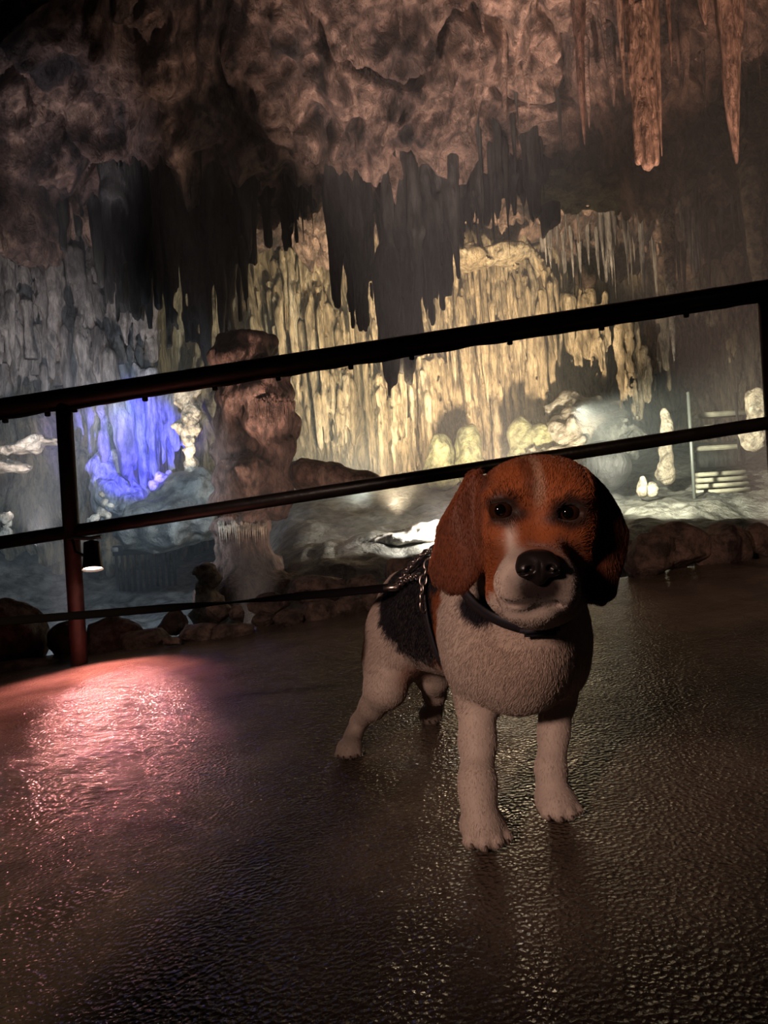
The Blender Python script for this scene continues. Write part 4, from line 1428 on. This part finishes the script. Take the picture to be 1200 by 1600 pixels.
# ---- short coat of hair
def build_fur():
    tri = np.concatenate([F[:, [0, 1, 2]], F[:, [0, 2, 3]]])
    a, b, c = V[tri[:, 0]], V[tri[:, 1]], V[tri[:, 2]]
    cr = np.cross(b - a, c - a)
    ar = np.linalg.norm(cr, axis=1)
    nrm = cr / np.maximum(ar, 1e-12)[:, None]
    # smooth vertex normals
    vn = np.zeros_like(V)
    for k in range(3):
        for j in range(3):
            vn[:, j] += np.bincount(tri[:, k], cr[:, j], len(V))
    vn /= np.linalg.norm(vn, axis=1)[:, None] + 1e-12
    n = 150000
    r = np.random.default_rng(5)
    cen = (a + b + c) / 3
    dens = ar * np.where(cen[:, 1] < 0.95, 1.7, 1.0) * np.where(nrm[:, 1] > 0.6, 0.35, 1.0)
    pick = r.choice(len(tri), n, p=dens / dens.sum())
    u1, u2 = r.random(n), r.random(n)
    fl = u1 + u2 > 1
    u1[fl], u2[fl] = 1 - u1[fl], 1 - u2[fl]
    w = np.stack([1 - u1 - u2, u1, u2], 1)
    p = sum(w[:, k:k + 1] * V[tri[pick, k]] for k in range(3))
    nn = sum(w[:, k:k + 1] * vn[tri[pick, k]] for k in range(3))
    nn /= np.linalg.norm(nn, axis=1)[:, None] + 1e-12
    col = sum(w[:, k:k + 1] * C[tri[pick, k]] for k in range(3))
    nosep = P(840, 884, 0.70)
    # keep eyes, nose and mouth clear
    ok = np.ones(n, bool)
    for e in EYES:
        ok &= np.linalg.norm((p - e - np.array([0, -0.006, 0])) / np.array([0.0140, 0.03, 0.0128]), axis=1) > 1
    ok &= np.linalg.norm((p - P(840, 886, 0.71)) / np.array([0.022, 0.02, 0.016]), axis=1) > 1
    p, nn, col = p[ok], nn[ok], col[ok]
    n = len(p)
    head = (p[:, 1] < 0.94) & (p[:, 2] > 0.26)
    earm = head & ((p[:, 0] < P(756, 800, 0.835)[0]) | (p[:, 0] > P(903, 800, 0.835)[0]))
    away = p - nosep
    away[:, 2] += 0.25 * np.abs(away[:, 1])
    away /= np.linalg.norm(away, axis=1)[:, None]
    body = np.tile(ad * 0.7 + np.array([0, 0, -0.8]), (n, 1))
    leg = p[:, 2] < 0.16
    body[leg] = np.array([0, 0.1, -1.0])
    flow = np.where(head[:, None], away, body)
    flow[earm] = np.array([0, 0, -1.0])
    flow += 0.25 * r.normal(size=(n, 3))
    flow -= (flow * nn).sum(1)[:, None] * nn
    flow /= np.linalg.norm(flow, axis=1)[:, None] + 1e-9
    dn = np.linalg.norm(p - nosep, axis=1)
    ln = np.where(head, np.clip(0.0028 + 0.05 * (dn - 0.03), 0.0025, 0.0062), 0.0085)
    ln = np.where(leg, 0.0055, ln)
    ln = np.where(earm, 0.0060, ln)
    ln *= r.uniform(0.6, 1.2, n)
    lift = r.uniform(0.25, 0.5, n)
    K = 4
    t = np.linspace(0, 1, K)
    pts = np.zeros((n, K, 3))
    for k in range(K):
        pts[:, k] = p - nn * 0.0006 + ln[:, None] * (flow * t[k] + nn * (lift * (t[k] - 0.55 * t[k] ** 2))[:, None])
    cv = bpy.data.hair_curves.new('fur')
    cv.add_curves([K] * n)
    cv.attributes['position'].data.foreach_set('vector', (pts - DOG_BASE).astype(np.float32).ravel())
    ra = cv.attributes.get('radius') or cv.attributes.new('radius', 'FLOAT', 'POINT')
    rad = np.tile(0.00026 * np.array([1, 0.95, 0.7, 0.15]), n)
    ra.data.foreach_set('value', rad.astype(np.float32))
    ca = cv.attributes.new('coat', 'FLOAT_COLOR', 'CURVE')
    cc = np.clip(col * r.uniform(0.75, 1.25, (n, 1)), 0.002, 0.9)
    ca.data.foreach_set('color', np.concatenate([cc, np.ones((n, 1))], 1).astype(np.float32).ravel())
    m, nt, bs = nodes_mat('fur')
    a_ = nt.nodes.new('ShaderNodeAttribute')
    a_.attribute_name = 'coat'
    nt.links.new(a_.outputs['Color'], bs.inputs['Base Color'])
    bs.inputs['Roughness'].default_value = 0.5
    bs.inputs['Specular IOR Level'].default_value = 0.3
    cv.materials.append(m)
    o = bpy.data.objects.new('fur', cv)
    COL.objects.link(o)
    o.parent = dog
    o['kind'] = 'stuff'
    return o


build_fur()

# ------------------------------------------------------------------ collar, chain and leash


def on_skin(c, dirs, off):
    """points where rays from c leave the dog's body"""
    out = []
    for dv in dirs:
        t = np.arange(0.01, 0.25, 0.0015)
        q = c + t[:, None] * dv
        g = np.clip(((q - f.lo) / f.h).round().astype(int), 0, f.n - 1)
        D = f.D[g[:, 0], g[:, 1], g[:, 2]]
        k = np.argmax(D > 0)
        out.append(q[k] + dv * off)
    return np.array(out)


def ring_dirs(nv, n, start=0.0):
    nv = nv / np.linalg.norm(nv)
    a = np.cross(nv, [1, 0, 0])
    a /= np.linalg.norm(a)
    b = np.cross(nv, a)
    th = np.linspace(0, 2 * np.pi, n, endpoint=False) + start
    return np.cos(th)[:, None] * a + np.sin(th)[:, None] * b, nv


def smooth_ring(pts, it=4):
    for _ in range(it):
        pts = 0.25 * np.roll(pts, 1, 0) + 0.5 * pts + 0.25 * np.roll(pts, -1, 0)
    return pts


def band_mesh(name, pts, nv, width, thick, c):
    n = len(pts)
    V_ = []
    for p in pts:
        o = p - c
        o -= nv * (o @ nv)
        o /= np.linalg.norm(o)
        V_.append([p + nv * width / 2, p + nv * width / 2 + o * thick, p - nv * width / 2 + o * thick, p - nv * width / 2])
    V_ = np.array(V_)
    i = np.arange(n * 4).reshape(n, 4)
    j = np.roll(i, -1, 0)
    fc = []
    for k in range(4):
        k2 = (k + 1) % 4
        fc.append(np.stack([i[:, k], i[:, k2], j[:, k2], j[:, k]], -1))
    me = mesh_from(name, V_.reshape(-1, 3), np.concatenate(fc))
    return me


cc = P(826, 902, 0.985)
dirs, nv = ring_dirs(np.array([-0.05, 0.62, -0.78]), 72)
cp = smooth_ring(on_skin(cc, dirs, 0.004), 3)
col_e = empty('dog_collar', cp[np.argmin(cp[:, 2])])
tag(col_e, 'dark webbing collar round the dog\'s neck, under its chin', 'collar')
link('band', band_mesh('band', cp, nv, 0.016, 0.004, cc), 'collar_web', col_e)
low = cp[np.argmin(cp[:, 2])]
link('buckle', box_mesh('buckle', low + np.array([0.004, -0.005, -0.003]), (0.048, 0.012, 0.015), bevel=0.005), 'collar_web', col_e)

# girth strap behind the shoulders, chain over the back to the leash
cc2 = P(752, 965, 1.135)
dirs2, nv2 = ring_dirs(np.array([0.36, -0.92, 0.06]), 60)
rp = smooth_ring(on_skin(cc2, dirs2, 0.005), 3)
gir = empty('dog_harness', rp[np.argmin(rp[:, 2])])
tag(gir, 'black girth strap round the dog\'s ribs, at the edge of its saddle', 'harness')
link('strap', band_mesh('strap', rp, nv2, 0.014, 0.003, cc2), 'collar_web', gir)
chain = empty('lead_chain', rp[np.argmax(rp[:, 2])])
tag(chain, 'silver chain lying across the dog\'s back up to the leash', 'chain')


def link_mesh():
    n = 20
    th = np.linspace(0, 2 * np.pi, n, endpoint=False)
    path = np.stack([np.cos(th) * 0.0085, np.sin(th) * 0.0050, 0 * th], 1)
    V_ = []
    for k in range(n):
        T_ = path[(k + 1) % n] - path[k - 1]
        T_ /= np.linalg.norm(T_)
        s_ = np.cross(T_, [0, 0, 1])
        an = np.linspace(0, 2 * np.pi, 6, endpoint=False)
        V_.append(path[k] + 0.0016 * (np.cos(an)[:, None] * s_ + np.sin(an)[:, None] * np.array([0, 0, 1.0])))
    i = np.arange(n * 6).reshape(n, 6)
    j = np.roll(i, -1, 0)
    fc = np.stack([i, np.roll(i, -1, 1), np.roll(j, -1, 1), j], -1).reshape(-1, 4)
    me = mesh_from('chain_link', np.array(V_).reshape(-1, 3), fc)
    me.materials.append(MATS['chain_steel'])
    me.polygons.foreach_set('use_smooth', np.ones(len(me.polygons), bool))
    return me


CL = link_mesh()


def chain_along(pts, parent, step=0.0125):
    pts = np.asarray(pts)
    seg = np.linalg.norm(np.diff(pts, axis=0), axis=1)
    s_ = np.concatenate([[0], np.cumsum(seg)])
    m_ = int(s_[-1] / step)
    for k in range(m_):
        q = np.array([np.interp((k + 0.5) * step, s_, pts[:, j]) for j in range(3)])
        q2 = np.array([np.interp((k + 0.5) * step + 0.004, s_, pts[:, j]) for j in range(3)])
        o = bpy.data.objects.new('chain_link', CL)
        COL.objects.link(o)
        x = Vector(q2 - q).normalized()
        qt = x.to_track_quat('X', 'Z') @ Matrix.Rotation(R(90) * (k % 2) + 0.5, 3, 'X').to_quaternion()
        o.rotation_mode = 'QUATERNION'
        o.rotation_quaternion = qt
        o.location = Vector(q) - parent.location
        o.parent = parent


rim = rp + (rp - cc2) / np.linalg.norm(rp - cc2, axis=1)[:, None] * 0.006
lim = P(690, 968, 1.08)[2]
sel = [k for k in range(60) if rim[k, 2] > lim]
k0 = next(k for k in range(60) if rim[k, 2] > lim and rim[k - 1, 2] <= lim)
arc = np.array([rim[(k0 + j) % 60] for j in range(len(sel))])
chain_along(arc + nv2 * 0.006, chain)
topk = np.argmax(rim[:, 2] - 0.7 * rim[:, 0])
clip_p = P(618, 918, 1.235)
t_ = np.linspace(0, 1, 12)[:, None]
for off, zz in ((0, 0.010), (4, 0.006), (-4, 0.003)):
    a_ = rim[(topk + off) % 60]
    run = a_ * (1 - t_) + clip_p * t_ + np.array([0, 0, zz]) * np.sin(t_ * np.pi)
    chain_along(run, chain)

lea = empty('leash', P(300, 948, 1.35))
tag(lea, 'black webbing leash running from the chain out past the rail post', 'leash')
le0, le1 = clip_p + np.array([-0.012, 0, 0]), P(-160, 984, 1.28)
n_ = 60
V_ = []
for k in range(n_):
    t = k / (n_ - 1)
    q = le0 * (1 - t) + le1 * t + np.array([0, 0.10 * math.sin(t * math.pi), -0.012 * math.sin(t * math.pi)])
    # the strap twists: broad side, edge, broad side
    an = R(90) * (1 - math.exp(-((t - 0.33) / 0.10) ** 2)) * (0.55 if t < 0.33 else 0.62)
    wd = np.array([0, math.cos(an), math.sin(an)])
    th = np.array([0, -math.sin(an), math.cos(an)])
    for sx, sy in ((-1, -1), (1, -1), (1, 1), (-1, 1)):
        V_.append(q + wd * sx * 0.0075 + th * sy * 0.0013)
i = np.arange(n_ * 4).reshape(n_, 4)
fc = [np.stack([i[:-1, k], i[:-1, (k + 1) % 4], i[1:, (k + 1) % 4], i[1:, k]], -1) for k in range(4)]
link('strap', mesh_from('strap', np.array(V_), np.concatenate(fc)), 'leash_web', lea, smooth=False)
link('snap_hook', tube_mesh('snap_hook', [clip_p + np.array([0.012, 0, 0.002]), clip_p, clip_p + np.array([-0.02, 0, 0])], [0.004, 0.006, 0.004], 10), 'chain_steel', lea)

# ------------------------------------------------------------------ damp air of the lower chamber
m = bpy.data.materials.new('damp_air')
m.use_nodes = True
nt = m.node_tree
nt.nodes.clear()
out = nt.nodes.new('ShaderNodeOutputMaterial')
vs = nt.nodes.new('ShaderNodeVolumeScatter')
vs.inputs['Color'].default_value = (0.95, 0.98, 1.0, 1)
vs.inputs['Density'].default_value = 0.02
nt.links.new(vs.outputs[0], out.inputs['Volume'])
hz = link('haze', box_mesh('haze', (0, 9.2, 2.2), (15, 11.6, 7.8)), None, smooth=False)
hz.data.materials.append(m)
hz['kind'] = 'stuff'
hz['category'] = 'mist'
hz['label'] = 'thin lamp-lit mist filling the lower chamber'
